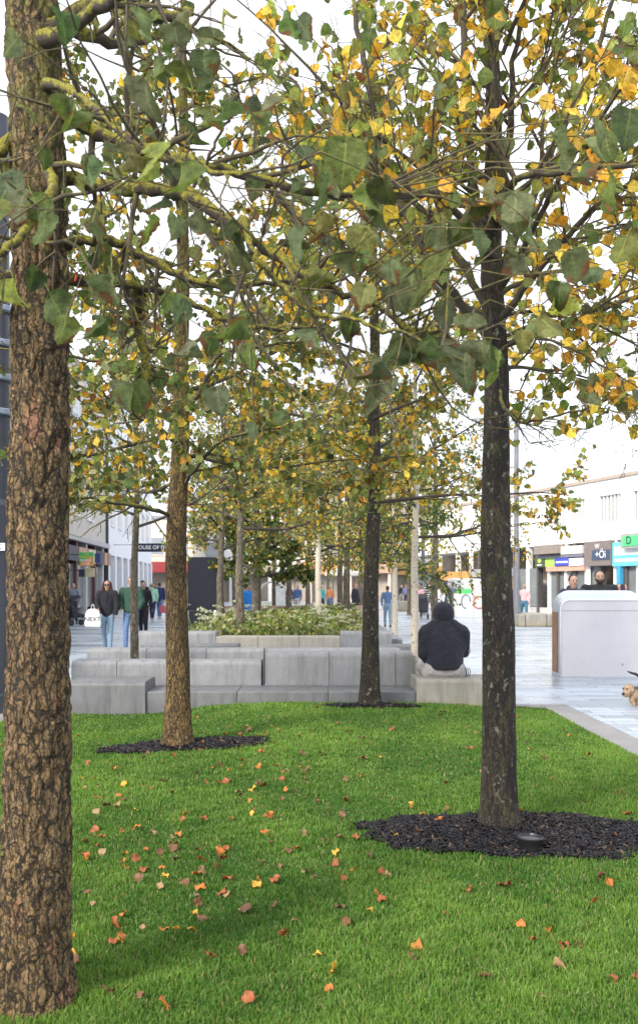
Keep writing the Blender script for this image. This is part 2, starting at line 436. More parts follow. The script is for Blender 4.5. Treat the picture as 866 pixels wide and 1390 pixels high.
def leaves_mesh(name, mat, parent, pos, size, cols, lod='mid', hang=.9, rng=RNG, axis=None, twig=None, tmat=None):
    n = len(pos)
    if n == 0: return None
    pos = np.asarray(pos, float); size = np.asarray(size, float)
    if axis is None:
        ax = rng.normal(0, 1, (n, 3)); ax[:, 2] = ax[:, 2]*.6-hang*1.4
    else: ax = np.asarray(axis, float)
    ax /= np.linalg.norm(ax, axis=1, keepdims=True)
    nn = rng.normal(0, 1, (n, 3)); nn -= ax*(nn*ax).sum(1, keepdims=True); nn /= np.linalg.norm(nn, axis=1, keepdims=True)
    sd = np.cross(ax, nn)
    Vs, Ls, Cs, Us = [], [], [], []; off = 0
    tp = TPL[lod]; which = rng.integers(0, len(tp), n)
    rnd = rng.random(n)
    for k, (V, UV, Fc) in enumerate(tp):
        ii = np.where(which == k)[0]
        if len(ii) == 0: continue
        m = len(ii); S = size[ii][:, None, None]
        W = pos[ii][:, None, :]+S*(V[None, :, 0:1]*sd[ii][:, None, :]+V[None, :, 1:2]*ax[ii][:, None, :]+V[None, :, 2:3]*nn[ii][:, None, :])
        Vs.append(W.reshape(-1, 3))
        fc = Fc[None]+(np.arange(m)*len(V))[:, None, None]+off
        Ls.append(fc.reshape(-1)); off += m*len(V)
        c = np.repeat(cols[ii][:, None, :], len(V), 1).reshape(-1, 3); Cs.append(np.hstack([c, np.ones((len(c), 1))]))
        u = np.repeat(UV[None], m, 0).copy(); u[:, :, 2] = rnd[ii][:, None]; Us.append(u.reshape(-1, 3))
    nl = sum(len(a) for a in Ls)//4
    if twig is not None and twig.v:
        tv = np.array([tuple(v) for v in twig.v]); tf = np.array([q for q in twig.f if len(q) == 4])+off
        Vs.append(tv); Ls.append(tf.reshape(-1)); Cs.append(np.ones((len(tv), 4))*.1); Us.append(np.zeros((len(tv), 3)))
    L = np.concatenate(Ls); nf = len(L)//4
    o = raw_mesh(name, np.concatenate(Vs), L, np.arange(nf)*4, np.full(nf, 4), mat, parent,
                    {'col': ('FLOAT_COLOR', np.concatenate(Cs)), 'luv': ('FLOAT_VECTOR', np.concatenate(Us))}, smooth=True)
    if tmat is not None and nf > nl:
        o.data.materials.append(tmat); mi = np.zeros(len(o.data.polygons), dtype=np.int32); mi[nl:] = 1; o.data.polygons.foreach_set('material_index', mi)
    return o

# ------------------------------------------------------------ trees
class Tree:
    def __init__(s, zmin=1.8, seed=1, gap=.07, zleaf=None):
        s.limb = MB(); s.twig = MB(); s.leaf = []; s.zmin = zmin; s.r = random.Random(seed); s.gap = gap; s.nodes = []; s.zleaf = zleaf or zmin
    def ok(s, p):
        # keep growth clear of the spot the photographer stands on
        if p.z < s.zmin: return False
        return (p-Vector((0, 0, CH))).length > 1.15
    def grow(s, p, d, L, r, lvl, prm):
        R = s.r; d = Vector(d).normalized(); p = Vector(p)
        nseg = max(3, int(L/prm['seg'][lvl])); st = L/nseg; pts = [p.copy()]; rad = [r]
        ds = [d.copy()]
        for i in range(nseg):
            w = prm['wob'][lvl]
            d = (d+Vector((R.gauss(0, w), R.gauss(0, w), R.gauss(0, w)+prm['trop'][lvl]))).normalized()
            q = p+d*st
            if not s.ok(q):
                d = (d+Vector((0, 0, .8))).normalized(); q = p+d*st
                if not s.ok(q): break
            p = q; pts.append(p.copy()); ds.append(d.copy()); rad.append(max(prm['rmin'], r*(1-.8*(i+1)/nseg)))
        if len(pts) < 2: return
        (s.limb if lvl == 0 else s.twig).tube(pts, rad, (8, 5, 4, 3)[min(lvl, 3)], cap=False)
        s.spread(pts, ds, rad, L, lvl, prm)
    def spread(s, pts, ds, rad, L, lvl, prm, t0=.22):
        R = s.r; N = len(pts)-1
        if lvl < prm['max']:
            nc = prm['nch'][lvl]
            for k in range(nc):
                t = t0+(1-t0)*(k+R.random())/nc; i = min(N, int(t*N)); dd = ds[min(i, len(ds)-1)]
                ax = dd.orthogonal().normalized(); ax.rotate(Matrix.Rotation(R.uniform(0, 2*PI), 3, dd))
                if prm.get('flat') and lvl < 2: ax = Vector((ax.x*.25, ax.y*.25, 1.0 if R.random() < .5 else -1.0)); ax = (ax-dd*ax.dot(dd)).normalized()
                c = dd.copy(); c.rotate(Matrix.Rotation(math.radians(R.uniform(*prm['ang'])), 3, ax))
                s.grow(pts[i], c, L*prm['ratio'][lvl]*R.uniform(.6, 1.15)*(1.1-.45*t), max(prm['rmin'], rad[i]*.6), lvl+1, prm)
        if lvl >= prm['leaflvl']:
            tot = sum((pts[k+1]-pts[k]).length for k in range(N)); m = max(1, int(tot/s.gap))
            for k in range(m):
                t = .15+.85*(k+R.random())/m; x = t*N; i = min(N-1, int(x)); q = pts[i].lerp(pts[i+1], x-i)
                q = q+Vector((R.gauss(0, .02), R.gauss(0, .02), -abs(R.gauss(0, .015))))
                if q.z > s.zleaf: s.leaf.append(tuple(q))
    def path(s, pts, rad, n=8, lvl=0, prm=None, sub=5, wob=.006, mb=None, t0=.15):
        """hand laid limb through given points, smoothed and roughened"""
        pts = [Vector(p) for p in pts]; out = []; rr = []
        ra = [rad[0]+(rad[1]-rad[0])*i/(len(pts)-1) for i in range(len(pts))] if len(rad) == 2 else rad
        for i in range(len(pts)-1):
            a = pts[max(0, i-1)]; b = pts[i]; c = pts[i+1]; d = pts[min(len(pts)-1, i+2)]
            for k in range(sub):
                t = k/sub
                q = .5*((2*b)+(c-a)*t+(2*a-5*b+4*c-d)*t*t+(3*b-a-3*c+d)*t**3)
                out.append(q+Vector([s.r.gauss(0, wob) for _ in range(3)])); rr.append((ra[i]+(ra[i+1]-ra[i])*t)*s.r.uniform(.88, 1.16))
        out.append(pts[-1]); rr.append(ra[-1])
        if mb is not None and lvl == 0:
            for q, fl in enumerate((1.9, 1.6, 1.4, 1.25, 1.15, 1.08)):
                if q < len(rr): rr[q] *= fl
        (mb or s.limb).tube(out, rr, n, cap=True)
        s.nodes += out
        ds = [(out[min(len(out)-1, i+1)]-out[max(0, i-1)]).normalized() for i in range(len(out))]
        if prm:
            L = sum((out[i+1]-out[i]).length for i in range(len(out)-1)); s.spread(out, ds, rr, L, lvl, prm, t0)
        return out
def trunk_mesh(name, pts, rad, mat, parent, nu=48, step=.03, amp=.01, fs=9, flare=.25, zs=.35):
    """tapered trunk with root flare and ridged plates in the surface"""
    pts = [Vector(p) for p in pts]; V = []; base = pts[0].z
    L = sum((pts[i+1]-pts[i]).length for i in range(len(pts)-1)); N = max(8, int(L/step))
    zz = [p.z for p in pts]
    def at(z):
        for i in range(len(pts)-1):
            if z <= zz[i+1] or i == len(pts)-2:
                t = (z-zz[i])/(zz[i+1]-zz[i]); return pts[i].lerp(pts[i+1], t), rad[i]+(rad[i+1]-rad[i])*t
    for k in range(N+1):
        z = zz[0]+(zz[-1]-zz[0])*k/N; c, r = at(z); h = z-base
        r *= 1+flare*math.exp(-h/.07)+.10*math.exp(-h/.25)*(1+.8*math.sin(3*h+1))
        c = c+Vector((noise.noise(Vector((0, 3.1, z*.9)))*.03, noise.noise(Vector((5, 1.1, z*.9)))*.03, 0))*min(1, h)
        for j in range(nu):
            a = 2*PI*j/nu; x, y = math.cos(a), math.sin(a)
            q = Vector((x*r*fs*1.6, y*r*fs*1.6, z*fs*zs*1.6))
            q += noise.noise_vector(q*.9)*.5
            dd = noise.voronoi(q*1.5)[0]; e = dd[1]-dd[0]
            nse = noise.noise(Vector((x*1.2, y*1.2, z*2.2)))
            rr = r*(1+.05*nse)+amp*(min(1, e*3.2)-.7)+amp*.3*noise.noise(q*4)
            V.append((c.x+x*rr, c.y+y*rr, z))
    V = np.array(V); k = np.arange(N)[:, None]*nu; j = np.arange(nu)[None]
    f = np.stack([k+j, k+(j+1) % nu, k+nu+(j+1) % nu, k+nu+j], -1).reshape(-1)
    nf = len(f)//4
    return raw_mesh(name, V, f, np.arange(nf)*4, np.full(nf, 4), mat, parent, smooth=True)

# ------------------------------------------------------------ lawn surface
LX0, LX1, LY0, LY1 = -3.43, 2.72, -3.0, 10.62
def lawn_z(x, y):
    x = np.asarray(x, float); y = np.asarray(y, float)
    prof = np.where(x < 0, .165-.037*x*x, .165-.016*x*x); prof = np.maximum(prof, .03)
    t = np.clip((y-5)/4.5, 0, 1); t = t*t*(3-2*t)
    z = (1-t)*.10+t*prof
    e = np.minimum(np.minimum((LX1-x), (x-LX0)), (LY1-y)+.1)
    e = np.clip(e/.5, 0, 1)
    z = z*e+.045*(1-e)
    return z+.008*np.sin(x*2.3+1)*np.sin(y*1.7)*e
def lz(x, y): return float(lawn_z(x, y))
# position of the trees on the ground
T1 = Vector((-.955, 2.97, 0)); T2 = Vector((-1.225, 7.70, 0)); T3 = Vector((1.045, 5.12, 0)); T4 = Vector((.578, 9.95, 0))
MULCH = [(1.13, 4.97, .88, .42), (-1.17, 7.72, .72, .28), (.60, 9.90, .50, .12)]
def in_mulch(x, y, grow=0):
    m = np.zeros(np.shape(x), bool)
    for cx, cy, a, b in MULCH:
        ang = np.arctan2((y-cy)/b, (x-cx)/a)
        w = 1+.06*np.sin(ang*5+cx)+.05*np.sin(ang*11+2)
        m |= (((x-cx)/(a+grow))**2+((y-cy)/(b+grow))**2) < w*w
    return m

# ================================================================= SETTING
g = MB(); g.v = [(-300, -100, 0), (300, -100, 0), (300, 500, 0), (-300, 500, 0)]; g.f = [(0, 1, 2, 3)]
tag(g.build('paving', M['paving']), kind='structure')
b = NB('lawn_soil'); c = b.coord(); col = b.mix(b.noise(c, 30, 5), (.035, .04, .012), (.06, .10, .02)); M['soil'] = b.pbr(col, .95)
nx, ny = 70, 150
xs = np.linspace(LX0, LX1, nx); ys = np.linspace(LY0, LY1, ny); X, Y = np.meshgrid(xs, ys); Z = lawn_z(X, Y)
V = np.stack([X, Y, Z], -1).reshape(-1, 3); i = np.arange(ny-1)[:, None]*nx; j = np.arange(nx-1)[None]
f = np.stack([i+j, i+j+1, i+nx+j+1, i+nx+j], -1).reshape(-1); nf = len(f)//4
tag(raw_mesh('lawn_ground', V, f, np.arange(nf)*4, np.full(nf, 4), M['soil'], smooth=True), kind='structure')

def grass():
    r = RNG; n = 680000
    y = np.exp(r.uniform(math.log(2.4), math.log(10.62), n)); half = .365*y+1.15
    x = r.uniform(-1, 1, n)*half
    ok = (x > LX0+.01) & (x < LX1-.01) & ~in_mulch(x, y, -.02)
    ok &= ~((y > 10.24) & (x < 2.15))
    x, y = x[ok], y[ok]; n = len(x); z = lawn_z(x, y)
    def vn(fx, fy, a): return np.sin(x*fx+a+1.7*np.sin(y*fy*.7))*np.sin(y*fy+a*2+1.3*np.sin(x*fx*.6))
    patch = .5+.25*vn(2.1, 1.6, 1)+.15*vn(5.3, 4.4, 2.5)+.1*vn(13, 11, .3)
    hgt = (.018+.015*patch)*r.uniform(.45, 1.4, n)*(1+.30*np.sin(x*17+2*np.sin(y*13))*np.sin(y*15+1.3))
    wid = .0019*(np.maximum(y, 3)/3)**.75*r.uniform(.7, 1.3, n)
    a = r.uniform(0, 2*PI, n); dx, dy = np.cos(a), np.sin(a)
    la = r.uniform(0, 2*PI, n); lean = np.abs(r.normal(.0, .55, n))*hgt; lx, ly = np.cos(la)*lean, np.sin(la)*lean
    V = np.zeros((n, 5, 3))
    V[:, 0] = np.stack([x-dx*wid, y-dy*wid, z-.004], -1); V[:, 1] = np.stack([x+dx*wid, y+dy*wid, z-.004], -1)
    V[:, 2] = np.stack([x+dx*wid*.8+lx*.35, y+dy*wid*.8+ly*.35, z+hgt*.6], -1); V[:, 3] = np.stack([x-dx*wid*.8+lx*.35, y-dy*wid*.8+ly*.35, z+hgt*.6], -1)
    V[:, 4] = np.stack([x+lx, y+ly, z+hgt*(1-.25*np.minimum(1, lean/hgt))], -1)
    base = np.arange(n)*5
    L = np.stack([base, base+1, base+2, base+3, base+3, base+2, base+4], -1).reshape(-1)
    st = np.stack([np.arange(n)*7, np.arange(n)*7+4], -1).reshape(-1); to = np.tile([4, 3], n)
    g1 = np.array([.072, .172, .030]); g2 = np.array([.195, .335, .060]); t = np.clip((patch-.5)*1.6+.42+.16*np.sin(x*23+np.sin(y*19)*2)*np.sin(y*21+x*5)+r.normal(0, .25, n), 0, 1)[:, None]
    c = g1*(1-t)+g2*t; dry = r.random(n) < .06; c[dry] = np.array([.38, .33, .14])*r.uniform(.6, 1.1, (dry.sum(), 1))
    C = np.ones((n, 5, 4)); C[:, :, :3] = c[:, None, :]
    o = raw_mesh('lawn_grass', V.reshape(-1, 3), L, st, to, mat_leaf('grass_blade', .35, False, .45), None, {'col': ('FLOAT_COLOR', C.reshape(-1, 4))})
    tag(o, 'green mown grass of the gently mounded lawn', 'grass', kind='stuff')
grass()

# kerb around the lawn
k = MB()
y = -3.0
while y < 10.9:
    k.span(LX1+.004, LX1+.33, y, min(y+.895, 10.95), -.02, .05); k.span(LX0-.45, LX0-.004, y, min(y+.895, 10.95), -.02, .045); y += .9
x = 2.30
k.span(2.30, LX1, 10.64, 10.95, -.02, .05)
tag(k.build('lawn_kerb', M['kerb'], bevel=.006), kind='structure')

# mulch beds
def mulch(idx, label):
    cx, cy, a, bb = MULCH[idx]; r = RNG
    n = int(26000*a*bb) if idx == 0 else int(16000*a*bb)
    an = r.uniform(0, 2*PI, n); rr = np.sqrt(r.random(n))*(1+.06*np.sin(an*5+cx)+.05*np.sin(an*11+2))*1.03
    x = cx+a*rr*np.cos(an); y = cy+bb*rr*np.sin(an); z = lawn_z(x, y)+.006+.03*np.clip(1-rr, 0, .5)+r.uniform(0, .022, n)
    Lx = r.uniform(.018, .060, n)*(1 if idx == 0 else 1.25); W = r.uniform(.004, .011, n)*(1 if idx == 0 else 1.3); H = r.uniform(.002, .006, n)
    az = r.uniform(0, 2*PI, n); el = r.normal(0, .35, n); ro = r.uniform(-1, 1, n)
    u = np.stack([np.cos(az)*np.cos(el), np.sin(az)*np.cos(el), np.sin(el)], -1)
    v = np.stack([-np.sin(az), np.cos(az), 0*az], -1); w = np.cross(u, v)
    v2 = v*np.cos(ro)[:, None]+w*np.sin(ro)[:, None]; w2 = np.cross(u, v2)
    cs = np.array([(-1, -1, -1), (1, -.7, -1), (1, .6, -1), (-1, 1, -1), (-1, -1, 1), (1, -.7, 1), (1, .6, 1), (-1, 1, 1)], float)
    V = np.stack([x, y, z], -1)[:, None, :]+.5*(cs[None, :, 0:1]*(Lx[:, None]*u)[:, None, :]+cs[None, :, 1:2]*(W[:, None]*v2)[:, None, :]*2+cs[None, :, 2:3]*(H[:, None]*w2)[:, None, :])
    fq = np.array([(0, 3, 2, 1), (4, 5, 6, 7), (0, 1, 5, 4), (1, 2, 6, 5), (2, 3, 7, 6), (3, 0, 4, 7)])
    L = (fq[None]+(np.arange(n)*8)[:, None, None]).reshape(-1)
    base = np.array([.009, .008, .010])*r.uniform(.4, 2.6, (n, 1)); br = r.random(n) < .05; base[br] = np.array([.12, .075, .05])*r.uniform(.5, 1.4, (br.sum(), 1))
    C = np.ones((n, 8, 4)); C[:, :, :3] = base[:, None]
    # dark soil plate underneath
    m = NB('mulch_chip') if 'chip' not in M else None
    if m:
        at = m.add('ShaderNodeAttribute', _attribute_name='col'); M['chip'] = m.pbr(at.outputs['Color'], .5); m.p.inputs['Specular IOR Level'].default_value = .3; M['humus'] = plain('wet_humus', (.009, .008, .008), .8, bump=.01)
    o = raw_mesh('mulch_bed', V.reshape(-1, 3), L, np.arange(n*6)*4, np.full(n*6, 4), M['chip'], None, {'col': ('FLOAT_COLOR', C.reshape(-1, 4))})
    tag(o, label, 'mulch', kind='stuff')
    N = 60; rings = 8; V2 = []
    for q in range(rings+1):
        for t in range(N):
            an_ = 2*PI*t/N; w_ = (1+.06*math.sin(an_*5+cx)+.05*math.sin(an_*11+2))*q/rings*1.0+1e-4
            xx, yy = cx+a*w_*math.cos(an_), cy+bb*w_*math.sin(an_); V2.append((xx, yy, lz(xx, yy)+.007+.018*(1-q/rings)**.5))
    mb = MB(); mb.v = V2
    for q in range(rings):
        for t in range(N): mb.f.append((q*N+t, (q+1)*N+t, (q+1)*N+(t+1) % N, q*N+(t+1) % N))
    mb.build('humus', M['humus'], o, smooth=True)
mulch(0, 'ring of black bark chips round the dark trunk at the front right')
mulch(1, 'ring of black bark chips round the brown trunk left of centre')
mulch(2, 'narrow strip of black bark chips round the trunk before the benches')

# ================================================================= TREES
T1.z = lz(T1.x, T1.y); T2.z = lz(T2.x, T2.y); T3.z = lz(T3.x, T3.y)+.01; T4.z = lz(T4.x, T4.y)
PRM_NEAR = dict(seg=(.10, .07, .05, .05), wob=(.10, .16, .2, .2), trop=(.01, .01, -.03, -.05), nch=(8, 5, 3), ratio=(.42, .5, .5), ang=(35, 75), rmin=.0014, max=2, leaflvl=2)
PRM_MID = dict(seg=(.14, .10, .07, .05), wob=(.09, .13, .18, .2), trop=(.03, .02, -.02, -.05), nch=(10, 7, 4), ratio=(.45, .48, .5), ang=(30, 70), rmin=.0022, max=2, leaflvl=1)

def tree_t1():
    root = empty('hazel_tree', T1, 0, 'thick rugged brown trunk nearest the camera, mossy branches and large grey-green leaves', 'tree')
    inv = -T1
    def rel(o): o.location = inv; return o
    pts = [P(47, 1362, 2.97)-Vector((0, 0, 0)), P(50, 1100, 2.97), P(56, 850, 2.97), P(58, 600, 2.97), P(50, 300, 2.97), P(47, 60, 2.97), P(46, -200, 2.97), P(40, -700, 3.0)]
    pts[0] = Vector((XP(47, 2.97), 2.97, T1.z-.02))
    rel(trunk_mesh('trunk', pts, [.116, .111, .101, .096, .092, .089, .08, .05], M['bark_near'], root, nu=110, step=.011, amp=.011, fs=8, flare=.22, zs=.42))
    t = Tree(1.95, 11, .075, 1.98)
    pm = PRM_NEAR
    Q = lambda L: [P(*a) for a in L]
    limbs = [
     (Q([(52, 52, 2.97), (140, 2, 2.90), (200, 24, 2.9), (262, 17, 2.8)]), (.030, .010)),
     (Q([(52, 138, 2.97), (125, 178, 3.0), (200, 204, 2.9), (270, 222, 2.8), (345, 240, 2.7), (420, 262, 2.65), (500, 262, 2.6)]), (.021, .008)),
     (Q([(52, 234, 2.97), (150, 252, 3.0), (215, 258, 2.75), (265, 270, 2.6), (315, 308, 2.5), (370, 345, 2.45), (430, 386, 2.4), (500, 410, 2.4), (568, 458, 2.35)]), (.020, .0065)),
     (Q([(54, 332, 2.97), (150, 328, 2.95), (215, 360, 3.0), (300, 388, 2.9), (400, 380, 2.85)]), (.017, .006)),
     (Q([(54, 376, 2.97), (160, 385, 3.2), (240, 402, 3.3), (330, 442, 3.3), (440, 446, 3.4)]), (.017, .005)),
     (Q([(190, 396, 3.3), (187, 440, 3.3), (199, 490, 3.28), (202, 532, 3.25)]), (.016, .009)),
     (Q([(30, 175, 2.95), (0, 205, 2.9), (-60, 250, 2.7)]), (.022, .01)),
     (Q([(35, 385, 2.95), (0, 380, 2.9), (-70, 400, 2.7)]), (.026, .012)),
     (Q([(56, 200, 2.97), (70, 260, 2.7), (20, 330, 2.4), (-40, 360, 2.2)]), (.018, .006)),
     (Q([(56, 112, 2.97), (110, 130, 2.6), (180, 190, 2.3), (260, 230, 2.1), (330, 235, 2.0)]), (.012, .004)),
     (Q([(52, 60, 2.97), (120, 20, 2.6), (220, -40, 2.3), (330, -100, 2.1)]), (.02, .006)),
     (Q([(330, 300, 2.5), (350, 350, 2.3), (420, 420, 2.2), (500, 440, 2.1), (600, 470, 2.05)]), (.008, .003)),
     (Q([(60, -60, 2.95), (180, -120, 2.9), (360, -190, 2.7), (560, -230, 2.6), (760, -230, 2.5)]), (.03, .008)),
     (Q([(60, 20, 3.25), (160, 60, 3.6), (260, 40, 4.0), (340, 80, 4.3)]), (.024, .006)),
    ]
    for pts_, r_ in limbs:
        mb = MB(); t.path(pts_, tuple(q*1.15 for q in r_), 12, 0, pm, sub=9, mb=mb, wob=.004); rel(mb.build('branch', M['moss_branch'], root, smooth=True))
    for pts_, r_ in [(Q([(355, 312, 2.5), (372, 280, 2.48), (384, 235, 2.45), (390, 178, 2.42)]), (.007, .003)),
                     (Q([(262, 250, 2.6), (288, 200, 2.5), (318, 150, 2.45), (322, 118, 2.4)]), (.006, .002)),
                     (Q([(60, 330, 2.9), (100, 330, 2.6), (130, 370, 2.5), (180, 420, 2.4), (210, 470, 2.4)]), (.006, .002)),
                     (Q([(330, 442, 3.3), (380, 500, 3.2), (430, 560, 2.95), (480, 600, 2.90)]), (.007, .002)),
                     (Q([(480, 410, 2.4), (500, 480, 2.3), (530, 560, 2.25), (545, 640, 2.2)]), (.004, .0015))]:
        t.path(pts_, r_, 6, 1, None, sub=6, mb=t.twig)
    # crown leaves: large clusters that hang from the twigs in front
    spots = [(200,120,48),(152,212,52),(118,218,44),(185,208,46),(45,275,56),(62,300,50),(205,300,46),(300,150,56),(345,140,50),(362,140,44),(262,95,46),(440,245,50),(470,200,58),(510,320,44),(568,368,54),(420,372,44),(480,350,40),(640,435,46),(565,462,56),(590,470,44),(700,272,60),(690,320,52),(750,190,62),(775,350,50),(800,375,40),(855,160,60),(830,245,54),(735,440,42),(632,485,52),(665,480,46),(608,310,46),(645,325,40),(290,462,34),(178,530,44),(250,415,36),(346,585,26),(152,385,42),(240,35,44),(286,48,44),(395,35,36),(412,320,40),(455,330,40),(520,250,42),(540,470,48),(90,440,40),(70,410,46),(130,440,34),(20,390,44),(255,470,30),(820,190,46),(790,230,40),(655,270,48),(720,310,46),(585,320,38),(535,395,42),(395,250,36),(230,240,36),(265,300,34),(130,300,40),(100,160,34),(345,250,36),(760,395,38),(710,355,42),(500,290,38),(24,60,44),(5,250,50),(850,330,46),(610,420,44),(470,440,38),(430,305,34)]
    pos, siz, ax = [], [], []
    R = t.r
    for (px, py, s_) in spots:
        Y = R.uniform(2.0, 2.45) if px > 90 else R.uniform(1.9, 2.6)
        for q in range(R.choice((1, 1, 1, 2, 2))):
            p = P(px+R.gauss(0, 9)*(q > 0), py+R.gauss(0, 8)*(q > 0)-8, Y+R.gauss(0, .03)); pos.append(tuple(p)); siz.append(s_/1200*Y*R.uniform(.85, 1.15))
            ax.append((R.gauss(0, .35), R.gauss(0, .35), -1))
        p = P(px, py-8, Y)
        near = min(t.nodes, key=lambda n_: (n_-p).length+(.6 if n_.z < p.z-.1 else 0))
        mid = near.lerp(p, .55)+Vector((R.gauss(0, .04), R.gauss(0, .04), .05+R.random()*.05)); q1 = near.lerp(p, .25)+Vector((R.gauss(0, .02), 0, .02))
        t.twig.tube([near, q1, mid, p], [.004, .0032, .0024, .0013], 5, cap=False)
    ncl = len(pos)
    rng = np.random.default_rng(3)
    lv = [l for l in t.leaf if rng.random() < .20 and (math.dist(l, (0, 0, CH)) > 1.9)]
    cols = np.vstack([palette({'grey': 6, 'dark': 2.5, 'green': 2, 'olive': 1.2, 'lime': .4}, ncl, rng), palette({'grey': 3, 'dark': 3, 'green': 3, 'olive': 2, 'lime': .5, 'brown': .25}, len(lv), rng)])
    pos += lv; siz += list(rng.uniform(.05, .085, len(lv))); a2 = rng.normal(0, .35, (len(lv), 3)); a2[:, 2] = -1; ax = np.vstack([np.array(ax), a2]) if len(lv) else np.array(ax)
    rel(leaves_mesh('crown', M['leaf_near'], root, pos, siz, cols, 'near', rng=rng, axis=ax, twig=t.twig, tmat=M['twig']))
    print('T1 leaves', len(pos), 'twig verts', len(t.twig.v))
tree_t1()

def std_tree(name, label, loc, trunk, rads, barkm, limbs, prm, pal, leaf, keep=1.0, zmin=1.9, seed=1, gap=.07, lod='mid', leafm='leaf', branchm='dark_branch', nu=40, amp=.006, hang=.7, hand=(), group=None, fs=12, step=.03, zleaf=None, leafmin=None, extra=None, zs=.35):
    root = empty(name, loc, 0, label, 'tree', group); inv = -Vector(loc)
    def rel(o):
        if o: o.location = inv
        return o
    if trunk: rel(trunk_mesh('trunk', trunk, rads, barkm, root, nu=nu, step=step, amp=amp, fs=fs, zs=zs))
    t = Tree(zmin, seed, gap, zleaf)
    for pts_, r_ in hand: t.path(pts_, r_, 8, 0, prm, sub=5, t0=.25)
    R = t.r
    for (p, d, L, r) in limbs: t.grow(p, d, L, r, 0, prm)
    rng = np.random.default_rng(seed)
    lv = [l for l in t.leaf if rng.random() < keep and (leafmin is None or l[2] > leafmin(l))]
    if extra: lv += extra(R)
    if t.limb.v: rel(t.limb.build('limbs', M[branchm], root, smooth=True))
    rel(leaves_mesh('crown', M[leafm], root, lv, rng.uniform(leaf[0], leaf[1], len(lv)), palette(pal, len(lv), rng), lod, hang, rng, twig=t.twig, tmat=M['twig' if lod != 'far' else branchm]))
    print(name, len(lv), len(t.twig.v))
    return root

# T3 right: ascending limbs into a wide yellow and green crown
def ring(base, zlo, zhi, n, el, L, r, R, az0=0, taper=.5):
    out = []
    for k in range(n):
        t = k/(n-1) if n > 1 else 0; z = zlo+(zhi-zlo)*t; az = az0+k*2.4+R.uniform(-.3, .3); e = math.radians(el[0]+(el[1]-el[0])*t+R.uniform(-8, 8))
        out.append((Vector((base.x, base.y, z))+Vector((math.cos(az), math.sin(az), 0))*.03, (math.cos(az)*math.cos(e), math.sin(az)*math.cos(e), math.sin(e)), L*(1-taper*t)*R.uniform(.8, 1.15), r*(1-.45*t)))
    return out
R3 = random.Random(33)
q3 = lambda L: [P(*a) for a in L]
hand3 = [
 (q3([(672, 470, 5.1), (640, 430, 5.0), (600, 380, 4.9), (570, 330, 4.8), (530, 240, 4.8), (500, 120, 4.8), (480, 0, 4.8)]), (.030, .012)),
 (q3([(668, 430, 5.1), (620, 350, 5.2), (560, 270, 5.3), (500, 215, 5.4), (440, 160, 5.5), (380, 90, 5.6)]), (.026, .008)),
 (q3([(672, 400, 5.1), (648, 300, 5.0), (636, 200, 4.9), (630, 60, 4.9), (625, -80, 4.9)]), (.030, .015)),
 (q3([(676, 380, 5.1), (710, 300, 5.2), (750, 200, 5.3), (800, 100, 5.4), (835, -20, 5.5)]), (.028, .012)),
 (q3([(676, 440, 5.1), (720, 380, 4.8), (780, 310, 4.6), (850, 250, 4.4), (930, 200, 4.3)]), (.024, .008)),
 (q3([(672, 350, 5.1), (600, 268, 4.3), (560, 265, 4.0), (490, 272, 3.8), (430, 262, 3.6)]), (.024, .007)),
 (q3([(676, 300, 5.1), (700, 245, 4.4), (760, 232, 4.0), (860, 225, 3.7)]), (.024, .008)),
 (q3([(674, 520, 5.1), (690, 560, 4.9), (720, 575, 4.8), (790, 555, 4.6), (860, 560, 4.5)]), (.011, .003)),
 (q3([(674, 480, 5.1), (720, 455, 4.9), (790, 480, 4.7), (870, 530, 4.6)]), (.012, .003)),
 (q3([(676, 460, 5.15), (740, 440, 5.6), (800, 470, 5.9), (850, 540, 6.1), (880, 600, 6.2)]), (.013, .003)),
 (q3([(674, 430, 5.1), (730, 425, 5.0), (800, 440, 4.9), (890, 480, 4.8)]), (.014, .004)),
 (q3([(674, 500, 5.15), (720, 500, 5.5), (790, 510, 5.9), (880, 560, 6.2)]), (.013, .004)),
 (q3([(672, 400, 5.1), (740, 370, 5.3), (820, 370, 5.5), (910, 400, 5.7)]), (.018, .005)),
 (q3([(672, 330, 5.15), (690, 200, 5.3), (700, 60, 5.4), (730, -60, 5.5)]), (.024, .012)),
 (q3([(668, 490, 5.15), (610, 470, 5.4), (540, 480, 5.6), (470, 500, 5.8)]), (.014, .004)),
]
PRM_T3 = dict(PRM_MID, nch=(11, 8, 5), rmin=.0019)
std_tree('lime_tree', 'dark lichen-spotted trunk at the right rising from the largest mulch ring, yellow and green leaves', T3,
 [Vector((XP(678, 5.12), 5.12, T3.z-.02)), P(677, 1000, 5.12), P(678, 850, 5.12), P(673, 650, 5.12), P(671, 540, 5.12), P(668, 380, 5.12), P(668, 150, 5.14), P(668, -150, 5.16), P(660, -500, 5.2)],
 [.100, .096, .092, .080, .072, .062, .045, .032, .014], M['bark_dark'], ring(T3, 2.9, 5.4, 16, (15, 65), 2.0, .02, R3), PRM_T3,
 {'yellow': 4.0, 'gold': 2.4, 'lime': 3.6, 'green': 3.2, 'olive': 1.5, 'grey': .8, 'brown': .3}, (.055, .09), keep=.46, zmin=2.25, seed=35, gap=.06, hand=hand3, nu=72, step=.02, amp=.0035, fs=16, zs=.12,
 leafmin=lambda l: 2.42+.25*math.sin(l[0]*4)*math.cos(l[1]*3), branchm='moss_light')

